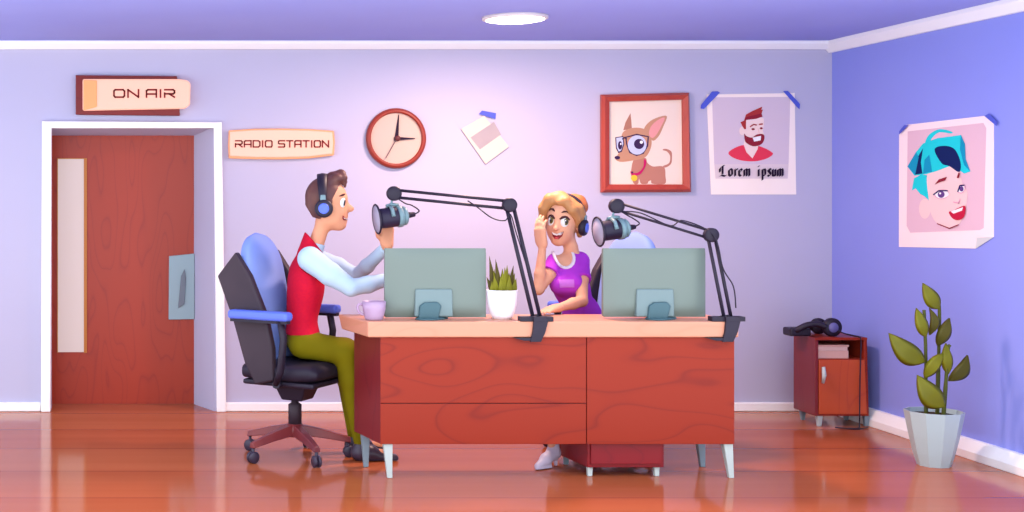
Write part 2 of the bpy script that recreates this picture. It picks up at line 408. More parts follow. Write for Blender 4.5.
wht = mat('ink_white', (255, 252, 250), .8, .05, gain=.86); mag = mat('ink_magenta', (204, 36, 104), .8, .05, gain=.86); yel = mat('ink_yellow', (250, 206, 70), .8, .05, gain=.86)
art.poly([(104,172),(116,128),(145,74),(150,120),(153,165)], tan2)
art.poly([(330,376),(365,358),(370,318),(352,293),(330,286),(332,279),(352,279),(378,294),(381,330),(375,364),(345,384)], brn, True)
art.poly([(168,335),(150,392),(150,435),(165,476),(188,476),(194,450),(206,476),(240,476),(247,464),(262,458),(270,476),(341,476),(344,430),(340,388),(318,376),(272,378),(240,356),(230,330)], brn, True, 4)
art.poly([(58,328),(72,312),(84,280),(90,225),(104,182),(150,160),(205,160),(245,178),(264,220),(262,268),(240,315),(208,334),(150,346),(95,352),(66,344)], tan, True)
art.poly([(222,166),(250,126),(300,99),(352,92),(332,150),(306,205),(272,232),(250,195)], tan, True, 4)
art.poly([(250,195),(262,150),(302,113),(340,101),(320,150),(292,198),(268,216)], pink, True, 4)
art.poly([(58,212),(104,205),(110,250),(96,294),(76,302),(62,275)], dkp); art.poly([(64,216),(100,211),(104,250),(92,287),(79,294),(67,270)], lav)
art.poly([(114,210),(180,192),(250,206),(246,262),(220,306),(180,319),(138,301),(120,252)], dkp); art.poly([(122,215),(180,200),(242,211),(238,258),(215,299),(180,311),(144,295),(127,250)], tan)
art.poly(circ(183, 256, 53, 55), lav); art.poly(circ(194, 250, 29), dkp); art.poly(circ(207, 240, 9), wht)
art.poly(circ(86, 258, 12, 24), dkp); art.poly(circ(90, 250, 4, 6), wht); art.strip([(100,222),(112,214),(122,222)], 8, dkp)
art.poly(circ(70, 328, 16, 10), dkp)
art.poly([(146,405),(165,416),(192,410),(218,380),(222,338),(234,346),(231,376),(206,418),(176,430),(150,424)], mag, True)
art.poly(circ(166, 444, 18), yel); art.poly(circ(155, 412, 6), dkp)
art.build('dog_print', fx)

# poster of a bearded man with writing
po = thing('poster', P(752, 195, 0), 'cream poster of a bearded man in a red shirt with Lorem ipsum lettering', 'poster')
MB().prism([P(x, y, -.0004) for x, y in [(706.5, 94.5), (711, 194.5), (796, 194.5), (794.5, 93)]], (0, -.0038, 0)).build('paper', M_paper, po)
art = Art(lambda x, y, o: P(x, y, -.0045-o), lambda p: (700+p[0]/4.65, 90+p[1]/4.65))
mauve = mat('ink_mauve', (226, 206, 216), .8, .05, gain=.86); skin = mat('ink_skin', (248, 200, 186), .8, .05, gain=.86); skinl = mat('ink_skin_light', (255, 226, 216), .8, .05, gain=.86); red = mat('ink_red', (238, 66, 90), .8, .05, gain=.86)
maroon = mat('ink_maroon', (150, 42, 58), .8, .05, gain=.86); redbr = mat('ink_red_brown', (178, 58, 58), .8, .05, gain=.86)
art.poly([(56,34),(420,32),(412,335),(405,412),(72,412),(66,335)], mauve)
art.poly([(68,345),(412,345),(408,412),(72,412)], mat('ink_mauve_pale', (236, 216, 216), .8, .05, gain=.86))
art.poly([(132,293),(160,270),(204,256),(268,260),(300,270),(326,284),(339,298),(312,318),(260,331),(200,329),(155,315)], red, True)
art.poly([(203,254),(208,225),(272,250),(268,275),(244,318),(216,290)], skinl)
art.poly(circ(196, 190, 13, 20), skinl)
art.poly([(206,165),(214,138),(288,128),(297,150),(293,190),(298,215),(286,250),(250,262),(222,248),(207,218)], skinl, True)
art.poly([(206,203),(216,214),(240,221),(262,208),(286,204),(299,212),(297,236),(281,255),(250,262),(224,252),(209,236)], maroon, True)
art.poly([(244,221),(284,213),(282,234),(252,240)], wht)
art.poly([(188,150),(214,138),(214,182),(206,182),(196,166)], redbr)
art.poly([(205,142),(214,114),(245,97),(290,77),(285,93),(293,90),(286,110),(291,124),(262,134),(216,139)], redbr)
art.poly([(205,142),(214,126),(286,108),(291,124),(262,134),(216,139)], maroon)
art.poly(circ(247, 182, 8, 5), maroon); art.poly(circ(285, 178, 7, 5), maroon)
art.strip([(234,170),(250,160),(262,163)], 6, redbr); art.strip([(276,160),(290,158)], 6, redbr); art.strip([(270,180),(276,202)], 3, skin)
X = 36.0; N_ = (9.5, -7.0)
def gly(x0, strokes, w=1.0):
    for st in strokes: art.nib([(x0+px*X*w, 401-py*X) for px, py in st], N_, M_ink)
base = 0
gly(92, [[(.38,1.35),(.38,.25),(.15,.1)], [(0,.02),(.3,.12),(.75,0)], [(.02,.55),(.02,1.0),(.3,1.3),(.62,1.36)], [(.75,0),(.85,.15)]], .95)
gly(133, [[(.05,.2),(.05,.82)], [(.05,.2),(.3,0),(.48,.18),(.48,.8),(.25,.98),(.05,.82)]], .95)
gly(160, [[(.1,.02),(.1,.85)], [(0,.82),(.14,.98)], [(.1,.75),(.32,.96),(.42,.84)]], .95)
gly(180, [[(.05,.2),(.05,.8)], [(.05,.2),(.28,0),(.46,.14)], [(.05,.8),(.28,.98),(.44,.78),(.08,.42)]], .95)
gly(204, [[(.06,.03),(.06,.85)], [(.42,.03),(.42,.85)], [(.78,.03),(.78,.85)], [(.06,.8),(.28,.96),(.42,.84)], [(.42,.8),(.64,.96),(.78,.84)], [(.78,.05),(.88,.12)]], .9)
gly(270, [[(.08,.05),(.08,.9)], [(.08,.05),(.2,.1)], [(.0,1.28),(.16,1.28)]], 1)
gly(288, [[(.08,-.5),(.08,.9)], [(.08,.8),(.3,.96),(.46,.8),(.46,.2),(.28,.02),(.08,.1)]], .95)
gly(315, [[(.42,.82),(.22,.98),(.04,.78),(.42,.3),(.22,0),(0,.14)]], .95)
gly(336, [[(.08,.9),(.08,.15),(.26,0),(.44,.12)], [(.44,.92),(.44,.04),(.56,.1)]], .9)
gly(360, [[(.06,.03),(.06,.85)], [(.40,.03),(.40,.85)], [(.74,.03),(.74,.85)], [(.06,.8),(.26,.96),(.40,.84)], [(.40,.8),(.6,.96),(.74,.84)], [(.74,.05),(.86,.12)]], .92)
art.build('print', po)
for q in ([(701, 105), (700.5, 108.5), (704, 109), (720, 92.5), (717.5, 91.3), (712, 91.5)], [(783, 91), (788, 91), (800, 104), (799.5, 109.5), (796, 106)]):
    MB().prism([P(x, y, -.013) for x, y in q], (0, -.001, 0)).build('tape', M_red_tape, po)

# ================================================================== on the right wall: poster of a teal haired girl, one corner curled
pg = thing('poster', PR(948, 250, 0), 'pink poster of a face with teal hair taped to the right wall', 'poster')
zt = lambda p: (895+p[0]/3.79, 115+p[1]/3.79)
pts = [(38,38),(18,60),(17,500),(307,506),(375,462),(375,30),(345,3)]
n = Vector((-.0038, 0, 0))
MB().prism([PR(*zt(p), .0004) for p in pts], n).build('paper', mat('pink_paper', (255, 232, 230), .8, .1, gain=.95), pg)
art = Art(lambda x, y, o: PR(x, y, .0045+o), zt)
rose = mat('ink_rose', (240, 200, 212), .8, .05, gain=.86); teal = mat('ink_teal', (40, 222, 226), .8, .05, gain=.86); teald = mat('ink_teal_dark', (28, 160, 196), .8, .05, gain=.86)
navy = mat('ink_navy', (24, 40, 96), .8, .05, gain=.86); crim = mat('ink_crimson', (206, 36, 70), .8, .05, gain=.86); pf = mat('ink_face', (255, 218, 214), .8, .05, gain=.86); bl = mat('ink_blush', (240, 170, 196), .8, .05, gain=.86); vio = mat('ink_violet', (108, 74, 140), .8, .05, gain=.86)
art.poly([(48,62),(335,30),(346,50),(336,428),(322,436),(58,446),(44,420)], rose)
art.poly([(113,112),(128,76),(168,54),(212,62),(214,70),(168,66),(140,88),(130,112)], teal, True)
art.poly(circ(113, 355, 22, 38), pf)
art.poly([(64,286),(72,240),(100,225),(128,230),(136,330),(112,308),(96,300),(78,278)], teal)
art.poly([(122,228),(160,205),(212,195),(242,215),(256,260),(274,290),(272,330),(262,378),(240,415),(206,428),(160,410),(136,372),(128,320)], pf, True)
art.poly([(47,195),(80,140),(106,108),(160,88),(250,76),(265,110),(268,168),(286,214),(262,222),(240,206),(212,192),(160,212),(118,224),(74,230)], teal)
art.poly([(75,226),(86,160),(106,126),(98,180),(104,222)], navy); art.poly([(47,195),(80,140),(90,160),(76,228)], teald)
art.poly([(150,130),(188,117),(226,130),(248,178),(243,216),(206,194),(176,182)], navy, True)
art.poly([(106,222),(112,170),(130,150),(140,215)], teald); art.poly([(250,76),(265,110),(268,168),(286,214),(262,190),(246,130)], teald)
art.poly([(148,302),(165,285),(195,284),(205,300),(190,316),(165,318)], bl, True)
art.poly([(152,302),(170,289),(196,289),(204,302),(188,314),(166,315)], wht, True); art.poly(circ(175, 301, 13), vio); art.poly(circ(171, 297, 4), wht)
art.strip([(146,302),(166,287),(198,287)], 5, navy)
art.poly([(238,292),(244,266),(262,264),(266,280),(254,296)], bl, True); art.poly([(241,290),(247,271),(260,270),(263,282),(253,293)], wht, True); art.poly(circ(252, 280, 8, 10), vio); art.strip([(238,290),(246,268),(262,266)], 5, navy)
art.poly([(150,264),(166,244),(197,234),(190,248),(166,256)], maroon); art.poly([(234,238),(240,218),(246,222),(242,240)], maroon)
art.strip([(222,330),(240,334),(246,320)], 4, bl)
art.poly([(204,368),(222,362),(236,354),(266,345),(262,385),(238,399),(216,390)], crim, True, 4); art.poly([(210,366),(236,357),(258,349),(254,362),(222,374)], wht)
art.strip([(160,412),(206,430),(240,416)], 4, maroon)
art.build('print', pg)
cu = MB(); c0, c1, c2 = PR(*zt((307, 506)), .005), PR(*zt((311, 466)), .03), PR(*zt((375, 462)), .005)
cu.prism([c0, c1, c2], n*.5); cu.build('curled_corner', mat('paper_white', (255, 255, 255), .8, .1), pg)
for q in ([(899.5, 143-4), (899, 134), (905, 127), (908.5, 127.5)][:4], [(985, 116), (996, 124.5), (997, 128), (998, 123), (990, 113.5)]):
    pass
for q in ([(899.3, 131), (899.3, 134.5), (908.5, 125), (904.5, 125)], [(984.5, 116), (996.5, 126), (997.5, 122), (989, 113.5)]):
    MB().prism([PR(x, y, .014) for x, y in q], (-.001, 0, 0)).build('tape', M_red_tape, pg)
# ================================================================== the desk
YF, YR = F*CAMH/(480-VY) - D, 0
DD = .42; YR = YF + DD
def Z(py, Y): return CAMH - (py-VY)*S(Y)
ztop, zund, zbot = Z(321.5, YF), Z(337.5, YF), Z(445, YF)
DC = P(560, 480, YF)
desk = thing('desk', Vector((DC.x, YF+DD/2, 0)), 'long red brown wooden desk with a peach top and pale tapered legs', 'desk')
tl, tr = P(368, 321, YF).x, P(739, 321, YF).x; tlb = P(338, 321, YR).x; trb = tr
b = MB().hexa([(tl, YF, zund), (tr, YF, zund), (trb, YR, zund), (tlb+.02, YR, zund), (tl, YF, ztop), (tr, YF, ztop), (trb, YR, ztop), (tlb, YR, ztop)])
b.build('desktop', M_peach, desk, bevel=.008)
yf = YF + .02
p0, p1 = P(380.5, 400, yf).x, P(587, 400, yf).x; p2 = P(734.5, 400, yf).x; zs = Z(403.5, yf); g = .004
def panel(x0, x1, z0, z1): MB().box((x0, yf, z0), (x1, yf+.03, z1)).build('front_panel', M_wood, desk, bevel=.003)
panel(p0, p1-g, zs+g/2, zund); panel(p0, p1-g, zbot, zs-g/2); panel(p1, p2, zbot, zund)
MB().box((p0+.01, yf+.012, zbot+.01), (p2-.01, yf+.026, zund)).build('backing_board', M_wooddk, desk)
xbk = P(354, 400, YR-.03).x
MB().hexa([(p0, yf+.002, zbot), (p0+.03, yf+.03, zbot), (xbk+.03, YR-.03, zbot), (xbk, YR-.03, zbot), (p0, yf+.002, zund), (p0+.03, yf+.03, zund), (xbk+.03, YR-.03, zund), (xbk, YR-.03, zund)]).build('side_panel', M_wooddk, desk, bevel=.003)
MB().box((p2-.03, yf+.03, zbot), (p2-.001, YR-.03, zund)).build('side_panel', M_wooddk, desk, bevel=.003)
MB().box((p0+.03, YR-.07, zund-.06), (p2-.03, YR-.04, zund)).build('rear_rail', M_wooddk, desk)
def leg(x, y, tx, ty, m, par, z1, r0=.024, r1=.013):
    MB().ring([[Vector((x+tx+a*r1, y+ty+c*r1, 0)) for a, c in ((-1,-1),(1,-1),(1,1),(-1,1))],
               [Vector((x+a*r0, y+c*r0, z1)) for a, c in ((-1,-1),(1,-1),(1,1),(-1,1))]], 0, False).build('leg', m, par, bevel=.003)
M_leg = mat('pale_leg_enamel', (214, 228, 224), .4, .3); M_leg_shade = mat('shaded_leg_enamel', (150, 172, 184), .4, .3)  # greyer copy is the same enamel with shade painted in, mostly for rear legs
leg(P(387.5, 445, yf+.03).x, yf+.035, .012, 0, M_leg, desk, zbot); leg(P(727, 445, yf+.03).x, yf+.035, .022, 0, M_leg, desk, zbot)
leg(P(365, 445, YR-.08).x, YR-.085, .004, 0, M_leg_shade, desk, zbot); leg(P(699, 445, YR-.08).x, YR-.085, .016, 0, M_leg_shade, desk, zbot)

# drawer pedestal standing under the desk
yp0, yp1 = YF+.07, YF+.07+.36
q0, q1 = P(587.5, 460, yp0).x, P(664, 460, yp0).x; z0, z1 = Z(467.5, yp0), zbot+.30
ped = thing('drawer_pedestal', Vector(((q0+q1)/2, (yp0+yp1)/2, 0)), 'dark red drawer pedestal on short legs standing under the desk', 'drawer unit')
sk = P(557, 460, yp1).x
MB().hexa([(q0, yp0, z0), (q1, yp0, z0), (q1, yp1, z0), (sk, yp1, z0), (q0, yp0, z1), (q1, yp0, z1), (q1, yp1, z1), (sk, yp1, z1)]).build('carcass', wood('pedestal_red', (150, 26, 36), (122, 18, 34), 'X', 2), ped, bevel=.004)
for k in range(2):
    za = z0 + .02 + k*(z1-z0-.03)/2
    d = MB().box((q0+.015, yp0-.014, za), (q1-.015, yp0+.004, za+(z1-z0-.05)/2)).build('drawer', MATS['pedestal_red'], ped, bevel=.003)
    MB().box(((q0+q1)/2-.05, yp0-.03, za+.122), ((q0+q1)/2+.05, yp0-.012, za+.135)).build('handle', M_teal, d, bevel=.003)
for x, y, m in ((q0+.02, yp0+.03, M_leg), (q1-.03, yp0+.03, M_leg), (sk+.04, yp1-.03, M_leg_shade), (q1-.06, yp1-.03, M_leg_shade)):
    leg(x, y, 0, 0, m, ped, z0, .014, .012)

# ================================================================== on the desk
def monitor(px0, px1, pyt, pyb, pxc, pbx, label):
    Y = YF + .16; s = S(Y)
    x0, x1 = P(px0, 0, Y).x, P(px1, 0, Y).x; zt_, zb_ = Z(pyt, Y), Z(pyb, Y); cx = (x0+x1)/2
    r = thing('monitor', Vector((cx, Y, ztop)), label, 'monitor', 'computer monitors on the desk')
    b = MB(); n = 14                                     # slightly bulged back shell
    rings = []
    for k in range(n+1):
        u = k/n; x = x0 + (x1-x0)*u; row = []
        for j in range(n+1):
            w = j/n; z = zb_ + (zt_-zb_)*w
            q = (1-(2*u-1)**6)*(1-(2*w-1)**6)
            row.append(Vector((x + (.004 if 0 else 0), Y - .012 - .022*q, z)))
        rings.append(row)
    vs = [v for rr in rings for v in rr]; fs = [(i*(n+1)+j, (i+1)*(n+1)+j, (i+1)*(n+1)+j+1, i*(n+1)+j+1) for i in range(n) for j in range(n)]
    b.add(vs, fs, 0, True)
    b.box((x0, Y-.012, zb_), (x1, Y+.02, zt_))
    b.build('housing', M_mon, r, bevel=.004)
    MB().box((x0+.012, Y+.0195, zb_+.02), (x1-.012, Y+.0235, zt_-.012)).build('screen', mat('dark_screen', (40, 52, 70), .15, .5), r)
    a0, a1 = P(pbx-19, 0, Y-.05).x, P(pbx+19.5, 0, Y-.05).x
    zz0, zz1 = Z(316, Y), Z(288.5, Y)
    MB().hexa([(a0, Y-.055, zz0), (a1, Y-.055, zz0), (a1, Y-.02, zz0), (a0, Y-.02, zz0), (a0+.006, Y-.047, zz1), (a1-.002, Y-.047, zz1), (a1-.002, Y-.02, zz1), (a0+.006, Y-.02, zz1)]).build('back_box', mat('monitor_box', (130, 152, 152), .45, .35), r, bevel=.008, seg=3)
    fpts = [(pxc-17, 320), (pxc+8, 320), (pxc+12, 305), (pxc+9, 303), (pxc-8, 303), (pxc-13, 307)]
    MB().prism([P(x, y, Y-.07) + Vector((0, 0, 0)) for x, y in [(pxc-13.5, 319.2), (pxc+6.5, 319.2), (pxc+10, 306), (pxc+6, 302), (pxc-7, 302.5), (pxc-12, 306)]], (0, .03, 0)).build('neck', mat('teal_stand', (74, 110, 118), .45, .35), r, bevel=.008)
    c = P(pxc, 320, Y-.03)
    MB().lathe([(.115, 0), (.115, .006), (.10, .011), (.001, .012)], (c.x, Y-.02, ztop), n=32, sx=1, sy=.6).build('base', MATS['teal_stand'], r)
    return r
M_mon = mottled('grey_green_shell', (124, 138, 128), (132, 146, 136), .9, .4, .35)
monitor(384.5, 485.5, 248.5, 316.8, 432, 433.5, 'grey green monitor seen from behind, in front of the man with the red vest')
monitor(602.5, 704.5, 248.5, 316.3, 661.5, 655, 'grey green monitor seen from behind, beside the woman in the purple shirt')

# mug
Ym = YF + .09; mc = Vector((P(374, 320, Ym).x, Ym, ztop)); s = S(Ym)
mug = thing('mug', mc, 'pale pink and lilac mug standing at the left end of the desk', 'mug')
MB().lathe([(.001, 0), (8.2*s, 0), (9.2*s, 1.5*s), (11.3*s, 11*s), (12*s, 18.6*s), (11.2*s, 18.6*s), (10.5*s, 11*s), (8.2*s, 2.4*s), (.001, 2.2*s)], mc, n=32).build('cup', mottled('lilac_glaze', (194, 158, 192), (200, 168, 200), 2, .35, .4), mug)
MB().tube([mc + Vector((x*s, 0, z*s)) for x, z in smooth_poly([(-11, 14.5), (-14, 16), (-16.4, 13), (-15, 8), (-10.4, 5)], False, 5)], 1.3*s, 8).build('handle', MATS['lilac_glaze'], mug)

# desk plant
Yp = YF + .15; pc = Vector((P(502, 320, Yp).x, Yp, ztop)); s = S(Yp)
pl = thing('potted_plant', pc, 'small white pot of spiky green leaves standing on the desk', 'plant')
MB().lathe([(.001, 0), (9.5*s, 0), (11.5*s, 4*s), (14*s, 14*s), (15.4*s, 28*s), (15.2*s, 29*s), (14*s, 29*s), (13.4*s, 25*s), (.001, 25*s)], pc, n=36).build('pot', mat('white_ceramic', (248, 244, 250), .4, .3, gain=.9), pl)
MB().lathe([(.001, 25*s), (13.2*s, 25*s), (13.0*s, 26.5*s), (.001, 27.5*s)], pc, n=24).build('soil', mottled('potting_soil', (92, 66, 30), (70, 50, 30), 30, .9, .05), pl)
M_spike = mottled('spiky_leaf_green', (140, 136, 20), (116, 112, 14), 8, .55, .2, (1, 1, .4)); M_spike2 = mottled('spiky_leaf_dark', (96, 88, 16), (74, 60, 20), 8, .55, .2, (1, 1, .4))
def spike(bx, by, tx, tz, w, m, ty):
    b0 = pc + Vector((bx*s, by*s, 25*s)); t0 = pc + Vector((tx*s, ty*s, tz*s)); rings = []
    for k in range(7):
        u = k/6; c = b0.lerp(t0, u); c.x += (tx-bx)*s*(u*u-u)*.35; ww = w*s*(1-u**1.6)*(.8+.6*u*(1-u)*2) + .0004
        rings.append([c + Vector((-ww, 0, 0)), c + Vector((0, -ww*.35, 0)), c + Vector((ww, 0, 0)), c + Vector((0, ww*.2, 0))])
    MB().ring(rings, 0, False).build('leaf', m, pl)
for i, (bx, by, tx, tz, ty) in enumerate([(-9,0,-16,42,-2), (-9,-3,-13,63,-1), (-6,2,-11,52,1), (-4,-5,-7.5,60,-4), (-3,3,-4,56,5), (0,-6,-1,48,-6), (1,4,2,50,6), (3,-4,4.2,54,-4), (4,3,7,50,4), (7,-2,11,53.5,-2), (8,4,8.5,46,5), (9,1,13.2,46,1), (-7,-5,-10,44,-8), (-2,-7,-3,43,-7), (5,-7,5.5,44,-8), (-10,-5,-11.5,38,-6), (10,-5,13,41,-5), (2,-6,1.5,52,-5), (-8,0,-8.5,50,-3)]):
    spike(bx, by, tx, tz, 3.3, M_spike2 if i in (0, 1, 3, 9) else M_spike, ty)

# microphone boom arms clamped to the front edge of the desk
def boom(clx, jx, jy, tx, ty, mx, my, Yj, Yt, label, rodw=2.0):
    Yc = YF + .03; s = S(Yc)
    root = P(clx, 320, Yc); root.z = ztop
    r = thing('microphone_boom', root, label, 'microphone', 'microphone booms clamped to the desk')
    # clamp: bar on the top, strap bent over the edge, jaw below
    b = MB(); yb = YF - .018
    b.box((root.x-17*s, YF+.0, ztop), (root.x+16*s, YF+.06, ztop+4.6*s))
    prof = [(-5, 5), (8, 5), (9.5, 0), (7, -10), (2.5, -20), (-8, -20), (-5.5, -10), (-4.5, 0)]
    b.prism([Vector((root.x+x*s, yb, ztop+z*s)) for x, z in prof], (0, .02, 0))
    b.prism([Vector((root.x+x*s, yb+.004, zund+z*s)) for x, z in [(-24, -.2), (2, -.2), (0, -3), (-14, -3)]], (0, .08, 0))
    b.box((root.x-4.5*s, YF-.018, ztop), (root.x+8*s, YF+.06, ztop+5*s))
    b.build('clamp', M_black, r, bevel=.003)
    j = P(jx, jy, Yj); t = P(tx, ty, Yt)
    def rods(name, a, c, off, w):
        dv = (c-a).normalized(); q = Vector((-dv.z, 0, dv.x)).normalized()*off; bb = MB()
        for sg_ in (-1, 1): bb.tube([a+q*sg_, c+q*sg_], w, 8)
        for u in (.02, .98): 
            m_ = a.lerp(c, u); bb.tube([m_-q, m_+q], w*.8, 6)
        return bb.build(name, M_black, r)
    base = Vector((root.x + 1*s, YF+.035, ztop+3*s))
    rods('lower_arm', base, j, 3.5*s, rodw*s); rods('upper_arm', j, t, 3.6*S(Yt), (rodw-.5)*S(Yt))
    def disc(name, c, rad, th): return MB().lathe([(.001, -th), (rad*.85, -th), (rad, -th*.7), (rad, th*.7), (rad*.85, th), (.001, th)], c, (0, 1, 0), 32).build(name, M_black, r)
    disc('elbow_joint', j, 7.2*s, .024); disc('tip_joint', t, 7.4*S(Yt), .022)
    # cable looping from arm to elbow
    if rodw > 1.9: cp = [j.lerp(t, .36)+Vector((0,-.02,-.0)), j.lerp(t, .28)+Vector((0,-.03,-.03)), j.lerp(t, .16)+Vector((0,-.03,-.078)), j.lerp(t, .05)+Vector((0,-.03,-.085)), j+Vector((0,-.02,-.05)), j.lerp(base, .25), j.lerp(base, .5)+Vector((.006,-.02,0))]
    else: cp = [t+Vector((.03,-.02,-.03)), j.lerp(t, .75)+Vector((0,-.02,.0)), j.lerp(t, .45)+Vector((0,-.03,-.02)), j.lerp(t, .3)+Vector((0,-.02,.03)), j+Vector((0,-.03,0)), j.lerp(base, .4)+Vector((.02,-.02,0)), j.lerp(base, .62)+Vector((.055,-.02,0)), base.lerp(j, .12)+Vector((.05,-.01,0))]
    MB().tube(smooth_poly([tuple(c) for c in cp], False, 8), .0035, 6).build('cable', M_black, r)
    # the microphone itself, lying level with its head to the left
    k = S(Yt); c = P(mx, my, Yt); ax = Vector((-1, -.18, -.12)).normalized()
    mic = MB().lathe([(.001, -4*k), (9.6*k, -4*k), (10*k, -2*k), (10*k, 14*k), (8.5*k, 17*k), (.001, 18*k)], c, ax, 32).build('microphone', mottled('mic_navy_black', (34, 26, 52), (44, 34, 62), 5, .5, .3), r)
    MB().lathe([(.001, -13*k), (8*k, -13*k), (9.6*k, -11.5*k), (9.6*k, -9*k), (8.8*k, -8.6*k), (8.8*k, -8*k), (11*k, -7.4*k), (11*k, -3.4*k), (9.5*k, -2.6*k), (.001, -2.6*k)], c, ax, 32).build('collar', M_teal, mic)
    MB().lathe([(.001, -22*k), (2.2*k, -22*k), (3.4*k, -14*k), (3.2*k, -12.6*k), (.001, -12.6*k)], c, ax, 16).build('plug', M_black, mic)
    u = Vector((0, 0, 1)); up = (u - ax*u.dot(ax)).normalized()
    yk = MB()
    for sgn in (1,):
        side = ax.cross(up)*(-1)
    arm_ = [c + up*11.5*k + ax*(-6*k), c + up*12.5*k + ax*1*k, c + up*11.8*k + ax*7*k]
    yk.tube(arm_, [1.7*k, 2*k, 1.6*k], 8)
    nrm = Vector((0, -1, 0))
    nrm = (nrm - ax*nrm.dot(ax)).normalized()
    for sg_ in (1, -1):
        yk.tube([c + up*11.5*k + ax*4*k + nrm*sg_*3*k, c + up*8*k + ax*4*k + nrm*sg_*9*k, c + up*1*k + ax*4*k + nrm*sg_*11.2*k], [1.6*k, 1.9*k, 2.1*k], 8)
    yk.tube([c + up*12*k + ax*2*k, t], 1.1*k, 8)
    yk.build('yoke', M_teal, mic)
    # pop filter: ring with a translucent grey disc
    fc = c + ax*18*k; R_ = 14.5*k; nn = 36; uu = up; ww = ax.cross(up)
    MB().tube([fc + (uu*math.cos(a) + ww*math.sin(a)*.8)*R_ for a in [2*PI*i/nn for i in range(nn+1)]], 1.0*k, 8, caps=False).build('filter_ring', M_black, mic)
    MB().lathe([(.001, -.001), (R_, -.001), (R_, .001), (.001, .001)], fc, ax, 36, sx=1, sy=1).xf(Matrix.Translation(fc) @ Matrix(((1,0,0,0),(0,.8,0,0),(0,0,1,0),(0,0,0,1))) @ Matrix.Translation(-fc)).build('pop_filter', mat('filter_cloth', (190, 180, 200), .8, .1), mic)
    MB().tube(smooth_poly([tuple(x) for x in [t + Vector((.02, -.02, -.03)), t + Vector((.06, -.02, -.055)), c - ax*22*k + up*9*k + Vector((-.01,0,0)), c - ax*27*k + up*3*k, c - ax*21*k]], False, 8), .7*k, 6).build('cable', M_black, mic)
    return r
boom(536, 509.5, 205, 394, 193.5, 394, 217, YF+.10, -1.80, 'microphone on a jointed black boom arm held by the man in the red vest')
boom(727, 711, 235, 616.5, 206, 615, 229.5, YF+.10, -1.85, 'microphone on a jointed black boom arm in front of the woman in purple', 1.8)

# ================================================================== small cabinet in the right corner
yc = F*CAMH/(427-VY) - D; dc = .30; yc1 = yc + dc
x0, x1 = P(815, 400, yc).x, P(869, 400, yc).x; xt1 = P(867, 340, yc).x; xs = P(793.5, 400, yc1).x
zt_, zb_ = Z(337.5, yc), Z(416, yc)
cab = thing('cabinet', Vector(((x0+x1)/2, yc+dc/2, 0)), 'small red brown wooden cabinet with open shelf and door in the corner', 'cabinet')
t = .022; zsh = Z(359, yc)
b = MB()
def skew(xa, xb_, z0, z1, y0=yc, y1=yc1):
    f = (y1-yc)/dc; g = (y0-yc)/dc
    sh = (xs - x0)
    return [(xa+sh*g*0, y0, z0), (xb_, y0, z0), (xb_, y1, z0), (xa, y1, z0), (xa, y0, z1), (xb_, y0, z1), (xb_, y1, z1), (xa, y1, z1)]
b.hexa([(x0, yc, zb_), (x0+t, yc, zb_), (xs+t, yc1, zb_), (xs, yc1, zb_), (x0, yc, zt_), (x0+t, yc, zt_), (xs+t, yc1, zt_), (xs, yc1, zt_)], 1)
b.hexa([(x1-t, yc, zb_), (x1, yc, zb_), (x1, yc1, zb_), (x1-t, yc1, zb_), (xt1-t, yc, zt_), (xt1, yc, zt_), (xt1, yc1, zt_), (xt1-t, yc1, zt_)])
b.hexa([(x0+t, yc+.001, zb_), (x1-t, yc+.001, zb_), (x1-t, yc1, zb_), (xs+t, yc1, zb_), (x0+t, yc+.001, zb_+t), (x1-t, yc+.001, zb_+t), (x1-t, yc1, zb_+t), (xs+t, yc1, zb_+t)])
b.hexa([(x0+t, yc+.001, zsh-t), (x1-t, yc+.001, zsh-t), (x1-t, yc1, zsh-t), (xs+t, yc1, zsh-t), (x0+t, yc+.001, zsh), (x1-t, yc+.001, zsh), (x1-t, yc1, zsh), (xs+t, yc1, zsh)])
b.hexa([(x0+t, yc1-.02, zb_), (x1-t, yc1-.02, zb_), (x1-t, yc1, zb_), (xs+t, yc1, zb_), (x0+t, yc1-.02, zt_), (xt1-t, yc1-.02, zt_), (xt1-t, yc1, zt_), (xs+t, yc1, zt_)], 1)
b.build('carcass', [M_wood, M_wooddk], cab, bevel=.003)
MB().hexa([(x0, yc-.004, zt_-.018), (xt1, yc-.004, zt_-.018), (xt1, yc1, zt_-.018), (xs, yc1, zt_-.018), (x0, yc-.004, zt_), (xt1, yc-.004, zt_), (xt1, yc1, zt_), (xs, yc1, zt_)]).build('cabinet_top', M_wood, cab, bevel=.003)
dr = MB().prism([(x0+t+.003, yc-.003, zb_+.012), (x1-t*.5-.003, yc-.003, zb_+.012), (xt1-t*.7, yc-.003, zsh-.006), (x0+t+.003, yc-.003, zsh-.006)], (0, .02, 0)).build('door', wood('cabinet_door_wood', (222, 92, 48), (186, 62, 44), 'Z', 2), cab, bevel=.003)
ha, hb = P(823.5, 367, yc-.02), P(823, 383, yc-.02)
hb_ = MB().tube([ha, ha.lerp(hb, .5)+Vector((0,-.012,0)), hb], [.013, .016, .010], 10, flat=.8); hb_.build('handle', M_leg, dr)
for px, y, m in ((819, yc+.03, M_leg), (866, yc+.03, M_leg_shade), (802.5, yc1-.03, M_leg_shade), (846, yc1-.04, M_leg_shade)):
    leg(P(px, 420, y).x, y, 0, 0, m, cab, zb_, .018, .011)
pb = thing('paper_stack', Vector((P(834, 359, yc+.1).x, yc+.12, zsh)), 'stack of pink paper lying on the open shelf of the cabinet', 'paper')
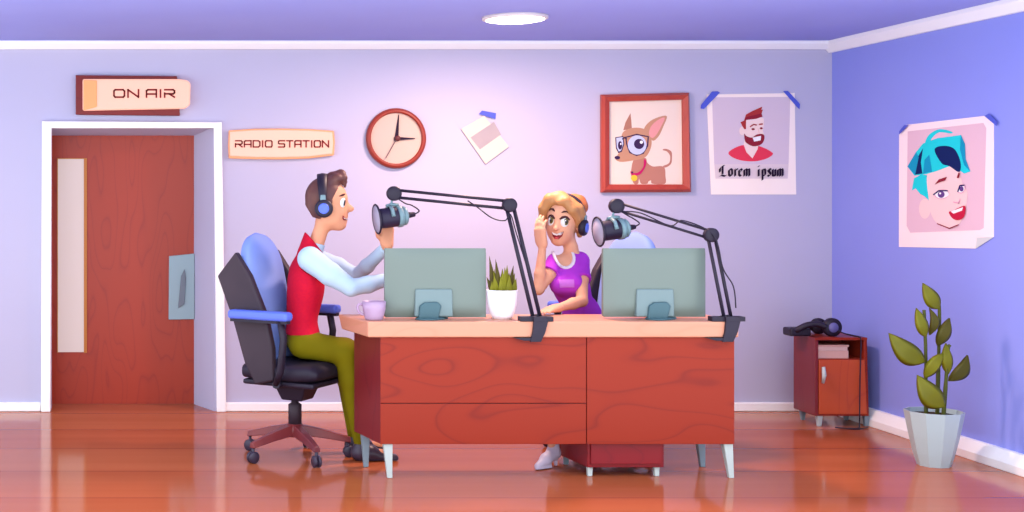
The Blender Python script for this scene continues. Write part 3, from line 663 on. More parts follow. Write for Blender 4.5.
for i, (a0, a1, h0, h1) in enumerate([(818.5, 849, 0, .05), (818.2, 848, .05, .075), (819, 849.5, .075, .087)]):
    MB().box((P(a0, 0, yc+.02).x, yc+.025, zsh+h0), (P(a1, 0, yc+.02).x, yc+.20, zsh+h1)).build('sheaf', mat('pink_sheaf_%d' % i, [(252, 196, 180), (255, 210, 196), (246, 186, 170)][i], .8, .1), pb, bevel=.002)

# ================================================================== big plant by the right wall
Yb = F*CAMH/(466-VY) - D + .02; bc = Vector((P(934, 466, Yb).x, Yb, 0)); s = S(Yb)
bp = thing('potted_plant', bc, 'tall leafy plant in a pale faceted pot on the floor by the right wall', 'plant')
prof = [(.001, 0), (15*s, 0), (18.5*s, 12*s), (22.5*s, 30*s), (25.5*s, 46*s), (27*s, 54.5*s), (25.5*s, 54.5*s), (24*s, 48*s), (.001, 48*s)]
MB().lathe(prof, bc, n=10, smooth=False).build('pot', mat('pale_teal_ceramic', (204, 222, 222), .4, .3), bp)
MB().lathe([(.001, 48*s), (23.8*s, 48*s), (23*s, 50*s), (.001, 51*s)], bc, n=20).build('soil', MATS['potting_soil'], bp)
M_leaf = mottled('olive_leaf', (146, 142, 18), (122, 120, 14), 5, .5, .25); M_leaf2 = mottled('dark_olive_leaf', (112, 102, 20), (92, 86, 18), 5, .5, .25)
M_stem = mottled('green_stem', (98, 104, 40), (84, 92, 40), 6, .6, .15)
def pp_(x, y, dy=0): return P(x, y, Yb+dy)
for path, dy in (([(926, 416), (926, 380), (925.5, 345), (924, 310)], -.02), ([(937, 416), (938.5, 360), (939.5, 320), (938.8, 300)], .03), ([(943, 416), (946, 380), (948, 350), (950, 345)], -.05)):
    MB().tube(smooth_poly([tuple(pp_(x, y+6 if i == 0 else y, dy)) for i, (x, y) in enumerate(path)], False, 5), [2.0*s]*5+[1.6*s]*11, 8).build('stem', M_stem, bp)
def leaf(ax_, ay, bx, by, w, m, dy, bend=.0, ty=0):
    a, e = pp_(ax_, ay, dy), pp_(bx, by, dy+ty); dv = e-a; L_ = dv.length; q = Vector((-dv.z, 0, dv.x)).normalized()
    rows = []; nrm = Vector((0, -1, 0))
    for k in range(13):
        u = k/12; c = a.lerp(e, u) + q*bend*L_*(u-u*u)*4 + nrm*(.03*math.sin(PI*u))
        ww = w*s*(math.sin(PI*u**.85)**.85) + .0006
        rows.append([c - q*ww + nrm*.0, c - q*ww*.5 + nrm*.010, c + nrm*.001, c + q*ww*.5 + nrm*.010, c + q*ww, c + q*ww*.5 + nrm*.004, c - nrm*.005, c - q*ww*.5 + nrm*.004])
    MB().ring(rows, 0, True).build('leaf', m, bp)
for args in [(939, 309, 922.5, 283, 8, M_leaf, .03, .1), (925.5, 337, 916, 308, 6.5, M_leaf, -.04, .08), (929, 335, 929, 308, 5, M_leaf2, .02, -.1), (937, 346, 949, 318, 7, M_leaf2, .02, .05),
             (925, 362, 888.5, 333, 11, M_leaf, -.05, .12), (924, 378, 943, 353, 7, M_leaf, -.06, .1), (948, 374, 945.5, 343, 6, M_leaf, -.04, .1), (948, 381, 967, 355, 7.5, M_leaf2, .02, -.08), (944, 407, 917, 375, 11.5, M_leaf, -.09, .12)]:
    leaf(*args)
# ================================================================== swivel chairs (built facing +x at the origin)
def slab(path, thick, halfw, n=26):
    """upholstered pad: rows along path [(x, z, half width factor)], thickness across"""
    mb = MB(); rings = []
    for i, (x, z, f, th) in enumerate(path):
        a = path[max(i-1, 0)]; b = path[min(i+1, len(path)-1)]
        tx, tz = b[0]-a[0], b[1]-a[1]; l = math.hypot(tx, tz); nx, nz = tz/l, -tx/l
        row = []
        for k in range(n):
            an = 2*PI*k/n; c, s_ = math.cos(an), math.sin(an)
            yy = math.copysign(abs(c)**.45, c)*halfw*f; d = math.copysign(abs(s_)**.6, s_)*thick*th
            row.append(Vector((x+nx*d, yy, z+nz*d)))
        rings.append(row)
    mb.ring(rings, 0, True); return mb
M_base = mottled('chair_base_floor_reflection', (148, 58, 58), (120, 44, 56), 3, .35, .35)  # red of the floor's reflection put into the base colour
M_caster = mat('caster_dark', (64, 52, 74), .4, .35)
def make_chair(label):
    r = thing('office_chair', (0, 0, 0), label, 'chair', 'office chairs at the desk')
    slab([(-.225, .50, .9, .3), (-.215, .50, .97, .85), (-.15, .50, 1, 1), (.1, .50, 1, 1), (.2, .505, .97, .95), (.245, .50, .9, .5), (.25, .50, .85, .2)], .055, .235).build('seat', M_dark, r)
    MB().box((-.22, -.215, .425), (.23, .215, .455)).build('seat_pan', M_black, r, bevel=.012)
    pth = []
    for i in range(37):
        u = i/36; x = -.135 - .125*u - .02*math.sin(PI*u)*-1; z = .55 + .72*u
        f = 1.0 if u < .70 else math.sqrt(max(1-((u-.70)/.30)**2, .003)); pth.append((x, z, f, 1.0 if u < .85 else max(.12, math.sqrt(max(0, 1-((u-.85)/.15)**2)))))
    slab(pth, .042, .205).build('back_cushion', M_blue, r)
    # dark wings either side of the cushion, and the shell behind
    prof = [(-.365, 1.03), (-.245, 1.17), (-.15, 1.04), (-.045, .81), (-.005, .64), (.0, .46), (-.115, .43), (-.185, .55), (-.26, .78)]
    for sg_ in (-1, 1):
        y = sg_*.205
        b = MB().prism([Vector((x, y, z)) for x, z in prof], (0, sg_*.05, 0))
        b.build('back_wing', M_brownblk, r, bevel=.012)
    MB().hexa([(-.15, -.2, .46), (-.10, -.2, .46), (-.10, .2, .46), (-.15, .2, .46), (-.315, -.2, 1.0), (-.27, -.2, 1.0), (-.27, .2, 1.0), (-.315, .2, 1.0)]).build('back_shell', M_dark, r, bevel=.015)
    for sg_ in (-1, 1):
        y = sg_*.295
        arm = MB().box((-.25, y-.04, .80), (.13, y+.04, .85)).build('armrest', M_blue2, r, bevel=.018, seg=3)
        s_ = MB().tube([(.07, y, .80), (.09, y, .70), (.07, y, .52), (.03, y*.93, .45)], [.026, .026, .026, .022], 10, flat=.7)
        s_.tube([(.03, y*.93, .445), (.0, y*.6, .435)], .022, 8)
        s_.box((-.24, y-.02, .785), (.12, y+.02, .802)); s_.build('armrest_support', M_black, arm)
    MB().hexa([(-.05, -.07, .33), (.08, -.07, .33), (.08, .07, .33), (-.05, .07, .33), (-.09, -.1, .43), (.12, -.1, .43), (.12, .1, .43), (-.09, .1, .43)]).build('tilt_mechanism', M_black, r, bevel=.008)
    MB().lathe([(.001, .19), (.038, .19), (.038, .30), (.03, .305), (.022, .31), (.022, .34), (.001, .34)], (0, 0, 0), n=24).build('gas_column', M_brownblk, r)
    MB().lathe([(.001, .12), (.05, .12), (.055, .15), (.045, .19), (.001, .195)], (0, 0, 0), n=24).build('base_hub', M_base, r)
    for k in range(5):
        a = math.radians(-39 + 72*k); d = Vector((math.cos(a), math.sin(a), 0)); q = Vector((-d.y, d.x, 0)); R_ = .305
        def sec(u, w, z0, z1): c = d*u; return [c-q*w+Vector((0,0,z0)), c+q*w+Vector((0,0,z0)), c+q*w*.7+Vector((0,0,z1)), c-q*w*.7+Vector((0,0,z1))]
        spoke = MB().ring([sec(.02, .034, .13, .19), sec(.16, .028, .112, .16), sec(R_+.01, .02, .085, .115)], 0, False).build('spoke', M_base, r, bevel=.004)
        c = d*R_
        cw = MB()
        for sgn in (-1, 1):
            o_ = q*sgn*.012
            cw.lathe([(.001, -.009), (.028, -.009), (.033, -.005), (.033, .005), (.028, .009), (.001, .009)], c+o_+Vector((0,0,.034)), q, 22)
        cw.tube([c+Vector((0,0,.04)), c+Vector((0,0,.09))], .009, 8)
        cw.build('caster', M_caster, spoke)
    return r
Yc1, Yc2 = -1.58, -1.36
chair = make_chair('dark office chair with blue back cushion, under the man in the red vest')
wc = copy_tree(chair); wc['label'] = 'dark office chair with blue back cushion, behind the woman in the purple shirt'
chair.location = (P(295, 458, Yc1).x, Yc1, 0); chair.rotation_euler = (0, 0, math.radians(-34))
wc.location = (P(602, 455, Yc2).x, Yc2, 0); wc.rotation_euler = (0, 0, math.radians(180+24))

# ================================================================== solid modelling by distance fields
class Fd:
    def __init__(s, f, lo, hi): s.f = f; s.lo = np.array(lo, float); s.hi = np.array(hi, float)
def A(v): return np.array(tuple(v), float)
def ell(c, r, R=None):
    c = A(c); r = A(r)
    def f(p):
        q = p-c
        if R is not None: q = q @ R
        k0 = np.sqrt(((q/r)**2).sum(1)); k1 = np.sqrt(((q/(r*r))**2).sum(1)) + 1e-9
        return k0*(k0-1)/k1
    m = r.max() if R is not None else r
    return Fd(f, c-m, c+m)
def cone(a, b, ra, rb):
    a, b = A(a), A(b); ab = b-a; L2 = max(ab @ ab, 1e-12)
    def f(p):
        t = np.clip(((p-a) @ ab)/L2, 0, 1)
        return np.linalg.norm(p-a-t[:, None]*ab, axis=1) - (ra+(rb-ra)*t)
    m = max(ra, rb)
    return Fd(f, np.minimum(a, b)-m, np.maximum(a, b)+m)
def chain(pts, rs, k=.01): return U(k, *[cone(pts[i], pts[i+1], rs[i], rs[i+1]) for i in range(len(pts)-1)])
def U(k, *fs):
    fs = [x for x in fs if x is not None]
    def f(p):
        d = fs[0].f(p)
        for g in fs[1:]:
            e = g.f(p)
            if k > 0:
                h = np.maximum(k-np.abs(d-e), 0)/k; d = np.minimum(d, e)-h*h*k*.25
            else: d = np.minimum(d, e)
        return d
    return Fd(f, np.min([x.lo for x in fs], 0)-k*.3, np.max([x.hi for x in fs], 0)+k*.3)
def off(a, r): return Fd(lambda p: a.f(p)-r, a.lo-r, a.hi+r)
def cut(a, *gs, k=0):
    def f(p):
        d = a.f(p)
        for g in gs: d = np.maximum(d, g(p))
        return d
    return Fd(f, a.lo, a.hi)
def half(pt, n):
    pt, n = A(pt), A(Vector(n).normalized())
    return lambda p: (p-pt) @ n
def minus(g, r=0): return lambda p: -(g.f(p)-r)
def inter(a, b): return Fd(lambda p: np.maximum(a.f(p), b.f(p)), np.maximum(a.lo, b.lo), np.minimum(a.hi, b.hi))
def xform(a, R, t):
    R = np.array(R, float); t = A(t)
    cs = np.array([[(a.lo, a.hi)[i][0], (a.lo, a.hi)[j][1], (a.lo, a.hi)[k][2]] for i in (0,1) for j in (0,1) for k in (0,1)]) @ R.T + t
    return Fd(lambda p: a.f((p-t) @ R), cs.min(0), cs.max(0))
def mesh_field(name, fd, h, mats, parent=None, matf=None, smooth_it=1):
    B = 8; lo = fd.lo - 2.5*h; n = np.ceil((fd.hi-fd.lo+5*h)/h).astype(int)+1; nb = np.ceil(n/B).astype(int); n = nb*B
    ii = np.stack(np.meshgrid(*[np.arange(k) for k in nb], indexing='ij'), -1).reshape(-1, 3)
    cen = lo + (ii*B+(B-1)/2)*h
    d = fd.f(cen); act = np.abs(d) < B*h*.87*1.7
    V = np.empty(tuple(n), np.float32); V6 = V.reshape(nb[0], B, nb[1], B, nb[2], B).transpose(0, 2, 4, 1, 3, 5)
    V6[ii[:, 0], ii[:, 1], ii[:, 2]] = np.where(d < 0, -1, 1)[:, None, None, None]
    loc = np.stack(np.meshgrid(*[np.arange(B)]*3, indexing='ij'), -1).reshape(-1, 3)
    ia = ii[act]
    for c in range(0, len(ia), 400):
        q = ia[c:c+400]; p = lo + (q[:, None, :]*B + loc[None])*h
        V6[q[:, 0], q[:, 1], q[:, 2]] = fd.f(p.reshape(-1, 3)).reshape(-1, B, B, B)
    s = V < 0
    a = np.zeros(tuple(n-1), np.int8)
    for x in (0, 1):
        for y in (0, 1):
            for z in (0, 1): a += s[x:n[0]-1+x, y:n[1]-1+y, z:n[2]-1+z]
    cells = np.argwhere((a > 0) & (a < 8)); idx = -np.ones(tuple(n-1), np.int64); idx[tuple(cells.T)] = np.arange(len(cells))
    acc = np.zeros((len(cells), 3)); cnt = np.zeros(len(cells))
    co = [(x, y, z) for x in (0, 1) for y in (0, 1) for z in (0, 1)]
    for p in co:
        for ax in range(3):
            if p[ax]: continue
            q = list(p); q[ax] = 1
            va = V[cells[:, 0]+p[0], cells[:, 1]+p[1], cells[:, 2]+p[2]]; vb = V[cells[:, 0]+q[0], cells[:, 1]+q[1], cells[:, 2]+q[2]]
            m = (va < 0) != (vb < 0); t = np.where(m, va/np.where(m, va-vb, 1), 0)
            e = np.tile(np.array(p, float), (len(cells), 1)); e[:, ax] += t
            acc[m] += e[m]; cnt[m] += 1
    vs = lo + (cells + acc/cnt[:, None])*h
    fs = []
    for ax in range(3):
        o1, o2 = [(1, 2), (2, 0), (0, 1)][ax]
        sl0 = [slice(None)]*3; sl1 = [slice(None)]*3; sl0[ax] = slice(0, n[ax]-1); sl1[ax] = slice(1, n[ax])
        S0, S1 = s[tuple(sl0)], s[tuple(sl1)]
        e = np.argwhere(S0 != S1); e = e[(e[:, o1] > 0) & (e[:, o2] > 0) & (e[:, o1] < n[o1]-1) & (e[:, o2] < n[o2]-1)]
        ins = S0[tuple(e.T)]
        def at(d1, d2):
            c = e.copy(); c[:, o1] += d1; c[:, o2] += d2; return idx[tuple(c.T)]
        q = np.stack([at(-1, -1), at(0, -1), at(0, 0), at(-1, 0)], 1)
        q[~ins] = q[~ins][:, ::-1]; fs.append(q)
    fs = np.concatenate(fs)
    # light relaxation along the surface: average with neighbours, then step back onto the field
    for _ in range(smooth_it):
        sm = np.zeros_like(vs); c2 = np.zeros(len(vs))
        for i in range(4):
            j = (i+1) % 4
            np.add.at(sm, fs[:, i], vs[fs[:, j]]); np.add.at(c2, fs[:, i], 1)
            np.add.at(sm, fs[:, j], vs[fs[:, i]]); np.add.at(c2, fs[:, j], 1)
        vs = vs*.4 + sm/np.maximum(c2, 1)[:, None]*.6
    o_ = A(wl(parent))
    me = bpy.data.meshes.new(name); me.vertices.add(len(vs)); me.vertices.foreach_set('co', (vs-o_).ravel())
    me.loops.add(4*len(fs)); me.loops.foreach_set('vertex_index', fs.ravel().astype(np.int32))
    me.polygons.add(len(fs)); me.polygons.foreach_set('loop_start', np.arange(0, 4*len(fs), 4, dtype=np.int32))
    me.polygons.foreach_set('use_smooth', np.ones(len(fs), bool))
    for m in (mats if isinstance(mats, (list, tuple)) else [mats]): me.materials.append(m)
    if matf is not None: me.polygons.foreach_set('material_index', matf(vs[fs].mean(1)).astype(np.int32))
    me.update(calc_edges=True); me.validate()
    o = bpy.data.objects.new(name, me); COL.objects.link(o)
    if parent is not None: o.parent = parent; WL[o.name] = wl(parent).copy()
    return o
def rebase(o, loc):                                        # put a top-level body's origin at its base
    loc = Vector(loc); o.data.transform(Matrix.Translation(-loc)); o.location = loc; WL[o.name] = loc; return o

class Head:
    """local frame of a head: x forward, y to its left, z up, in units of head height H"""
    def __init__(s, c, fwd, H, roll=0):
        f = Vector(fwd).normalized(); u = Vector((0, 0, 1)); u = (u - f*u.dot(f)).normalized(); l = u.cross(f)
        Rr = Matrix.Rotation(roll, 3, f); u = Rr @ u; l = Rr @ l
        s.c = Vector(c); s.H = H; s.f, s.l, s.u = f, l, u; s.R = np.array([tuple(f), tuple(l), tuple(u)]).T
    def w(s, x, y, z): return s.c + (s.f*x + s.l*y + s.u*z)*s.H
    def ell(s, c, r): return ell(s.w(*c), [v*s.H for v in r], s.R)
    def cone(s, a, b, ra, rb): return cone(s.w(*a), s.w(*b), ra*s.H, rb*s.H)
    def chain(s, pts, rs, k=.03): return U(k*s.H, *[s.cone(pts[i], pts[i+1], rs[i], rs[i+1]) for i in range(len(pts)-1)])
    def half(s, pt, n): return half(s.w(*pt), s.f*n[0]+s.l*n[1]+s.u*n[2])
    def M(s): return Matrix([[s.R[i][0], s.R[i][1], s.R[i][2], s.c[i]] for i in range(3)] + [[0, 0, 0, 1]])
    def decal(s, name, fld, az, pts, o, bulge, m, parent, el=0, smooth=True):
        """a small shaped pad lying on the face: outline in (across, up), seen from azimuth az"""
        d = s.f*math.cos(az)*math.cos(el) + s.l*math.sin(az)*math.cos(el) + s.u*math.sin(el)
        e2 = (s.u - d*s.u.dot(d)).normalized(); e1 = e2.cross(d)
        if smooth: pts = smooth_poly(pts, True, 5)
        cx = sum(p[0] for p in pts)/len(pts); cy = sum(p[1] for p in pts)/len(pts)
        def hit(a, b):
            p = s.c + (e1*a + e2*b)*s.H + d*s.H*.9; t = 0
            for _ in range(40):
                v = float(fld.f(A(p)[None])[0]);
                if v < .0003: break
                p = p - d*v*.9
            return p
        rings = []
        for u in (0.001, .25, .5, .72, .9, 1.0):
            rings.append([hit(cx+(x-cx)*u, cy+(y-cy)*u) + d*(o + bulge*(1-u*u))*s.H for x, y in pts])
        rings.append([hit(x, y) - d*.02*s.H for x, y in pts])
        return MB().ring(rings, 0, True, True).build(name, m, parent)
    def skull(s, female=False):
        parts = [s.ell((-.01, 0, .14), (.36, .325, .36)), s.ell((.08, 0, -.10), (.275, .265, .36))]
        if female: parts += [s.ell((.19, 0, -.36), (.12, .13, .115)), s.ell((.15, .13, -.12), (.15, .12, .16)), s.ell((.15, -.13, -.12), (.15, .12, .16)), s.ell((.05, 0, -.24), (.22, .23, .16))]
        else: parts += [s.ell((.20, 0, -.36), (.13, .15, .12)), s.ell((.15, .12, -.14), (.14, .12, .16)), s.ell((.15, -.12, -.14), (.14, .12, .16)), s.ell((.03, 0, -.29), (.24, .24, .14)), s.ell((.28, 0, .12), (.07, .2, .07))]
        return U(.07*s.H, *parts)
    def ears(s): return U(.02*s.H, *[s.ell((-.06, y, -.05), (.075, .045, .105)) for y in (.315, -.315)])

def hand(w, d, n, L, right, curls, thumb=(.55, .75, .3), spread=.05):
    """palm, four unequal jointed fingers and a side thumb; n is where the palm faces"""
    w = Vector(w); d = Vector(d).normalized(); n = Vector(n); n = (n-d*n.dot(d)).normalized(); t = d.cross(n)*(1 if right else -1)
    offs = (.155, .052, -.052, -.15); lens = (.42, .47, .43, .34); ks = []; fs = []
    for i, o in enumerate(offs):
        kn = w + d*(.50 if i in (1, 2) else .47)*L + t*o*L; ks.append(kn)
        fs.append(cone(w + t*o*.55*L + d*.04*L, kn, (.090*L), .076*L))
    palm = U(.022, *fs, cone(w + d*.12*L + t*.12*L - n*0, w + d*.3*L + t*.15*L + n*.02*L, .085*L, .07*L)); out = [palm]
    for i, kn in enumerate(ks):
        c1, c2, c3 = curls[i] if isinstance(curls[0], (tuple, list)) else curls
        dr = (d + t*(offs[i]*spread*10)).normalized(); p = kn; ang = 0; pts = [p]
        for fr, c in zip((.45, .30, .25), (c1, c2, c3)):
            ang += c; p = p + (dr*math.cos(ang) + n*math.sin(ang))*lens[i]*L*fr; pts.append(p)
        out.append(chain(pts, [.056*L, .052*L, .047*L, .041*L], .004))
    a, b, c = thumb; q0 = w + d*.16*L + t*.14*L; v1 = (t*a+d*b+n*c).normalized(); q1 = q0 + v1*.24*L; v2 = (t*a*.45+d*b+n*(c+.15)).normalized(); q2 = q1 + v2*.19*L
    out.append(chain([q0, q1, q2], [.075*L, .06*L, .047*L], .006))
    return U(.007, *out)
def bolt(pts, rs, Y): return [P(*p) for p in pts]

def headphones(name, hd, label, parent=None):
    r = thing(name, (0, 0, 0), label, 'headphones', 'black headphones with blue discs'); H = hd.H
    n = 25; b = MB(); rows = []
    for i in range(n):
        a = PI*i/(n-1); y, z = .405*math.cos(a), .06 + .50*math.sin(a); q = Vector((0, math.cos(a), math.sin(a))); w = .065 + .03*math.sin(a)
        c = Vector((-.07-.02*math.sin(a), y, z))
        rows.append([(c+Vector((-w, 0, 0))+q*-.012)*H, (c+Vector((-w, 0, 0))+q*.02)*H, (c+Vector((0, 0, 0))+q*.035)*H, (c+Vector((w, 0, 0))+q*.02)*H, (c+Vector((w, 0, 0))+q*-.012)*H])
    b.ring(rows, 0, True).build('headband', M_black, r)
    for sg_ in (-1, 1):
        y = sg_*.375
        MB().hexa([(v[0]*H, v[1]*H, v[2]*H) for v in [(-.125, y+sg_*.02, .06), (-.015, y+sg_*.02, .06), (-.015, y+sg_*.07, .06), (-.125, y+sg_*.07, .06), (-.115, y+sg_*.02, .19), (-.025, y+sg_*.02, .19), (-.025, y+sg_*.07, .19), (-.115, y+sg_*.07, .19)]]).build('slider', M_teal, r, bevel=.004)
        cup = MB().lathe([(.001, -.06*H), (.14*H, -.06*H), (.165*H, -.03*H), (.168*H, .03*H), (.15*H, .06*H), (.12*H, .07*H), (.001, .07*H)], Vector((-.06, y+sg_*.03, -.06))*H, (0, sg_, 0), 32).build('ear_cup', M_black, r)
        MB().lathe([(.001, .05*H), (.098*H, .05*H), (.098*H, .082*H), (.08*H, .09*H), (.001, .094*H)], Vector((-.06, y+sg_*.03, -.06))*H, (0, sg_, 0), 28).build('disc', mat('blue_disc', (98, 124, 244), .35, .4), cup)
    r.matrix_world = hd.M(); r.location = hd.c; r.rotation_euler = hd.M().to_euler()
    return r
# ================================================================== the people
M_skin = mottled('warm_skin', (252, 176, 136), (250, 170, 130), 5, .6, .2)
M_skinw = mottled('fair_skin', (254, 186, 150), (252, 180, 144), 5, .6, .2)
M_eye = mat('eye_white', (255, 255, 250), .3, .4); M_pup = mat('pupil_black', (46, 30, 34), .3, .4); M_olive = mat('iris_olive', (110, 96, 30), .3, .4)
M_lip = mat('mouth_dark_red', (150, 34, 44), .5, .2); M_teeth = mat('teeth_white', (255, 250, 246), .3, .3); M_tongue = mat('tongue_pink', (226, 84, 90), .5, .2); M_liprose = mat('lip_rose', (228, 110, 98), .5, .25)
M_brow = mat('brow_brown', (84, 48, 50), .7, .1)
M_hairb = mottled('brown_hair', (122, 76, 66), (98, 60, 62), 14, .5, .25, (1, 1, .4), bump=.3)
M_hairy = mottled('golden_hair', (214, 156, 98), (202, 138, 88), 14, .5, .25, (1, 1, .4), bump=.3)
M_vest = mottled('red_knit', (226, 24, 56), (216, 22, 58), 60, .8, .1); M_vestd = mat('vest_trim', (150, 20, 50), .8, .1)
M_shirt = mottled('pale_blue_cotton', (206, 232, 250), (200, 226, 250), 5, .8, .1)
M_pants = mottled('olive_cotton', (138, 126, 8), (128, 116, 8), 5, .8, .1)
M_shoe = mottled('dark_shoe_leather', (62, 50, 70), (72, 58, 78), 5, .4, .35)
M_tee = mottled('purple_jersey', (206, 72, 230), (198, 64, 222), 5, .8, .1); M_teew = mat('white_neckline', (255, 244, 255), .8, .1); M_pocket = mat('pocket_lilac', (220, 124, 236), .8, .1)

# ---------------------------------------------------------------- man at the left end of the desk
Ym_ = -1.58; k = S(Ym_)
hd = Head(P(328, 205, Ym_), (math.cos(.16), -math.sin(.16), .03), 54*k)
sk_ = hd.skull()
nose = U(.03*hd.H, hd.cone((.30, 0, .06), (.41, 0, -.075), .035, .05), hd.cone((.34, 0, -.085), (.425, 0, -.085), .065, .05))
lips = U(.02*hd.H, hd.cone((.33, -.06, -.215), (.33, .06, -.215), .03, .03), hd.cone((.31, -.06, -.285), (.31, .06, -.285), .034, .034))
head = U(.05*hd.H, sk_, nose, lips, hd.ears())
neck = cone(P(314, 251, Ym_), P(323.5, 222, Ym_), 8.0*k, 7.2*k)
nS, fS = P(310, 259, Ym_-.165), P(315, 258, Ym_+.165)
torso = U(.05, ell(P(306, 284, Ym_), (16*k, .15, 29*k)), ell(P(302, 316, Ym_), (13*k, .125, 30*k)), ell(P(303, 340, Ym_), (15*k, .155, 15*k)),
          cone(nS, fS, 8.5*k, 8.5*k))
elbN, wrN = P(351, 287.5, Ym_-.23), P(392, 278.5, Ym_-.14)
armN = chain([nS, P(330, 274, Ym_-.215), elbN], [11*k, 9.6*k, 7.2*k], .02)
foreN = chain([elbN, P(368, 284.5, Ym_-.19), wrN], [7.2*k, 6.6*k, 4.8*k], .02)
elbF, wrF = P(357, 276, Ym_+.14), P(387.5, 246, -1.70)
armF = chain([fS, P(338, 266, Ym_+.18), elbF], [9*k, 7*k, 6*k], .02)
foreF = chain([elbF, elbF.lerp(wrF, .35), wrF], [6*k, 5.6*k, 4.2*k], .02)
handN = hand(wrN, (1, .1, .12), (.1, -.15, -1), .18, True, (.15, .25, .2))
handF = hand(wrF, (-.05, -.02, 1), (.12, -1, 0), .185, False, ((.25, .5, .35), (.2, .55, .4), (.2, .55, .4), (.25, .5, .4)), thumb=(.75, .7, .35))
hipN, hipF = P(303, 344, Ym_-.09), P(303, 344, Ym_+.09)
kneN, kneF = P(346, 352, -1.68), P(345, 351, -1.47); ankN, ankF = P(361, 446, -1.68), P(354.5, 439, -1.46)
legN = U(.03, cone(hipN, kneN, 12.5*k, 11*k), chain([kneN, kneN.lerp(ankN, .3), ankN], [11*k, 9.5*k, 4.6*k], .02))
legF = U(.03, cone(hipF, kneF, 12.5*k, 11*k), chain([kneF, kneF.lerp(ankF, .3), ankF], [11*k, 9.5*k, 4.6*k], .02))
feet = U(.01, cone((ankN.x, ankN.y, .09), (ankN.x, ankN.y, .05), .03, .03), cone((ankN.x, ankN.y, .05), (ankN.x+.14, ankN.y, .035), .032, .026), cone((ankF.x, ankF.y, .09), (ankF.x, ankF.y, .05), .03, .03), cone((ankF.x, ankF.y, .05), (ankF.x+.14, ankF.y, .035), .032, .026))
body = U(.012, U(.03, head, neck, torso), armN, foreN, armF, foreF, handN, handF, legN, legF, feet)
man = mesh_field('person', body, .0055, M_skin)
rebase(man, (P(300, 455, Ym_).x, Ym_, 0))
tag(man, 'man in red vest and olive trousers, seated in profile, touching a microphone with raised hand', 'person')
allarm = U(.012, armN, foreN, armF, foreF)
shirt = cut(U(.02, off(allarm, .008), off(cut(torso, half(P(303, 326, Ym_), (0, 0, -1))), .004)), half(wrN, (1, 0, 0)), half(wrF + Vector((-.0, 0, -.012)), (.15, -.3, .9)))
# the two cuffs lie on different sides, so cut each sleeve on its own
slN = cut(off(U(.012, armN, foreN), .008), half(wrN - Vector((.01, 0, 0)), wrN-elbN)); slF = cut(off(U(.012, armF, foreF), .008), half(wrF.lerp(elbF, .06), wrF-elbF))
mesh_field('shirt', U(.015, slN, slF, off(cut(torso, half(P(303, 322, Ym_), (0, 0, -1))), .003), cut(off(neck, .006), half(P(316, 243, Ym_), (.25, 0, 1)))), .006, M_shirt, man)
vest = cut(off(torso, .014), half(P(303, 333, Ym_), (.05, 0, -1)), minus(U(.01, armN), .016), minus(U(.01, armF), .016), half(P(316, 247, Ym_), (.62, 0, .75)))
back = cut(off(U(.03, torso, cone(P(309, 252, Ym_), P(314, 236, Ym_), 8.5*k, 7.5*k)), .014), half(P(313, 236.5, Ym_), (.5, 0, .9)), half(P(317, 246, Ym_), (.72, 0, .6)), half(P(305, 270, Ym_), (0, 0, -1)), minus(armN, .016), minus(armF, .016))
vz = U(.008, vest, back)
mesh_field('vest', vz, .005, M_vest, man)
pants = cut(off(U(.03, ell(P(303, 340, Ym_), (15*k, .155, 15*k)), legN, legF), .009), half(P(303, 332, Ym_), (-.1, 0, 1)), half((0, 0, .075), (0, 0, -1)))
mesh_field('trousers', pants, .006, M_pants, man)
for an in (ankN, ankF):
    x, y = an.x, an.y
    sh = cut(U(.02, cone((x-.01, y, .045), (x+.05, y, .045), .048, .046), cone((x+.05, y, .035), (x+.185, y, .012), .042, .026), cone((x, y, .10), (x, y, .05), .038, .045)), half((0, 0, .004), (0, 0, -1)), half((0, 0, .098), (0, 0, 1)))
    mesh_field('shoe', sh, .005, M_shoe, man)
# hair with a quiff
hair = U(.05*hd.H, cut(hd.ell((-.045, 0, .145), (.375, .35, .385)), hd.half((.10, 0, .12), (.88, 0, -.5)), hd.half((0, 0, -.12), (.35, 0, -1))),
         cut(hd.ell((-.19, 0, -.06), (.235, .27, .27)), hd.half((-.1, 0, 0), (1, 0, .1)), hd.half((0, 0, -.30), (-.3, 0, -1)), hd.half((-.41, 0, .02), (-.88, 0, -.47))),
         hd.chain([(-.05, 0, .44), (.10, 0, .49), (.25, .02, .55), (.30, .0, .42)], [.10, .12, .10, .045]),
         hd.chain([(.05, -.16, .42), (.18, -.12, .48), (.30, -.06, .49), (.325, -.05, .33)], [.09, .09, .07, .025]),
         hd.chain([(.05, .16, .42), (.22, .12, .46), (.32, .08, .42)], [.09, .09, .05]),
         hd.cone((.06, -.325, .06), (.04, -.325, -.05), .035, .02), hd.cone((.06, .325, .06), (.04, .325, -.05), .035, .02))
mesh_field('hair', hair, .0045, M_hairb, man)
for sg_ in (-1, 1):
    az = sg_*.62
    def E(x): return x if sg_ > 0 else x
    e = hd.decal('eye', head, az, circ(0, .035, .058, .088, 12), .004, .022, M_eye, man); e['label'] = 'white eye with dark pupil'
    hd.decal('pupil', head, az, circ(-sg_*.022, .03, .03, .052, 10), .022, .01, M_pup, e)
    hd.decal('eyebrow', head, az, [(-.085, .155), (-.03, .185), (.05, .205), (.085, .195), (.03, .17), (-.03, .155)] if sg_ < 0 else [(.085, .155), (.03, .185), (-.05, .205), (-.085, .195), (-.03, .17), (.03, .155)], .006, .015, M_brow, man)
m_ = hd.decal('mouth', head, -.38, [(.10, -.255), (.03, -.262), (-.05, -.235), (-.085, -.20), (-.075, -.25), (-.02, -.29), (.06, -.29)], .006, .004, M_lip, man, smooth=False)
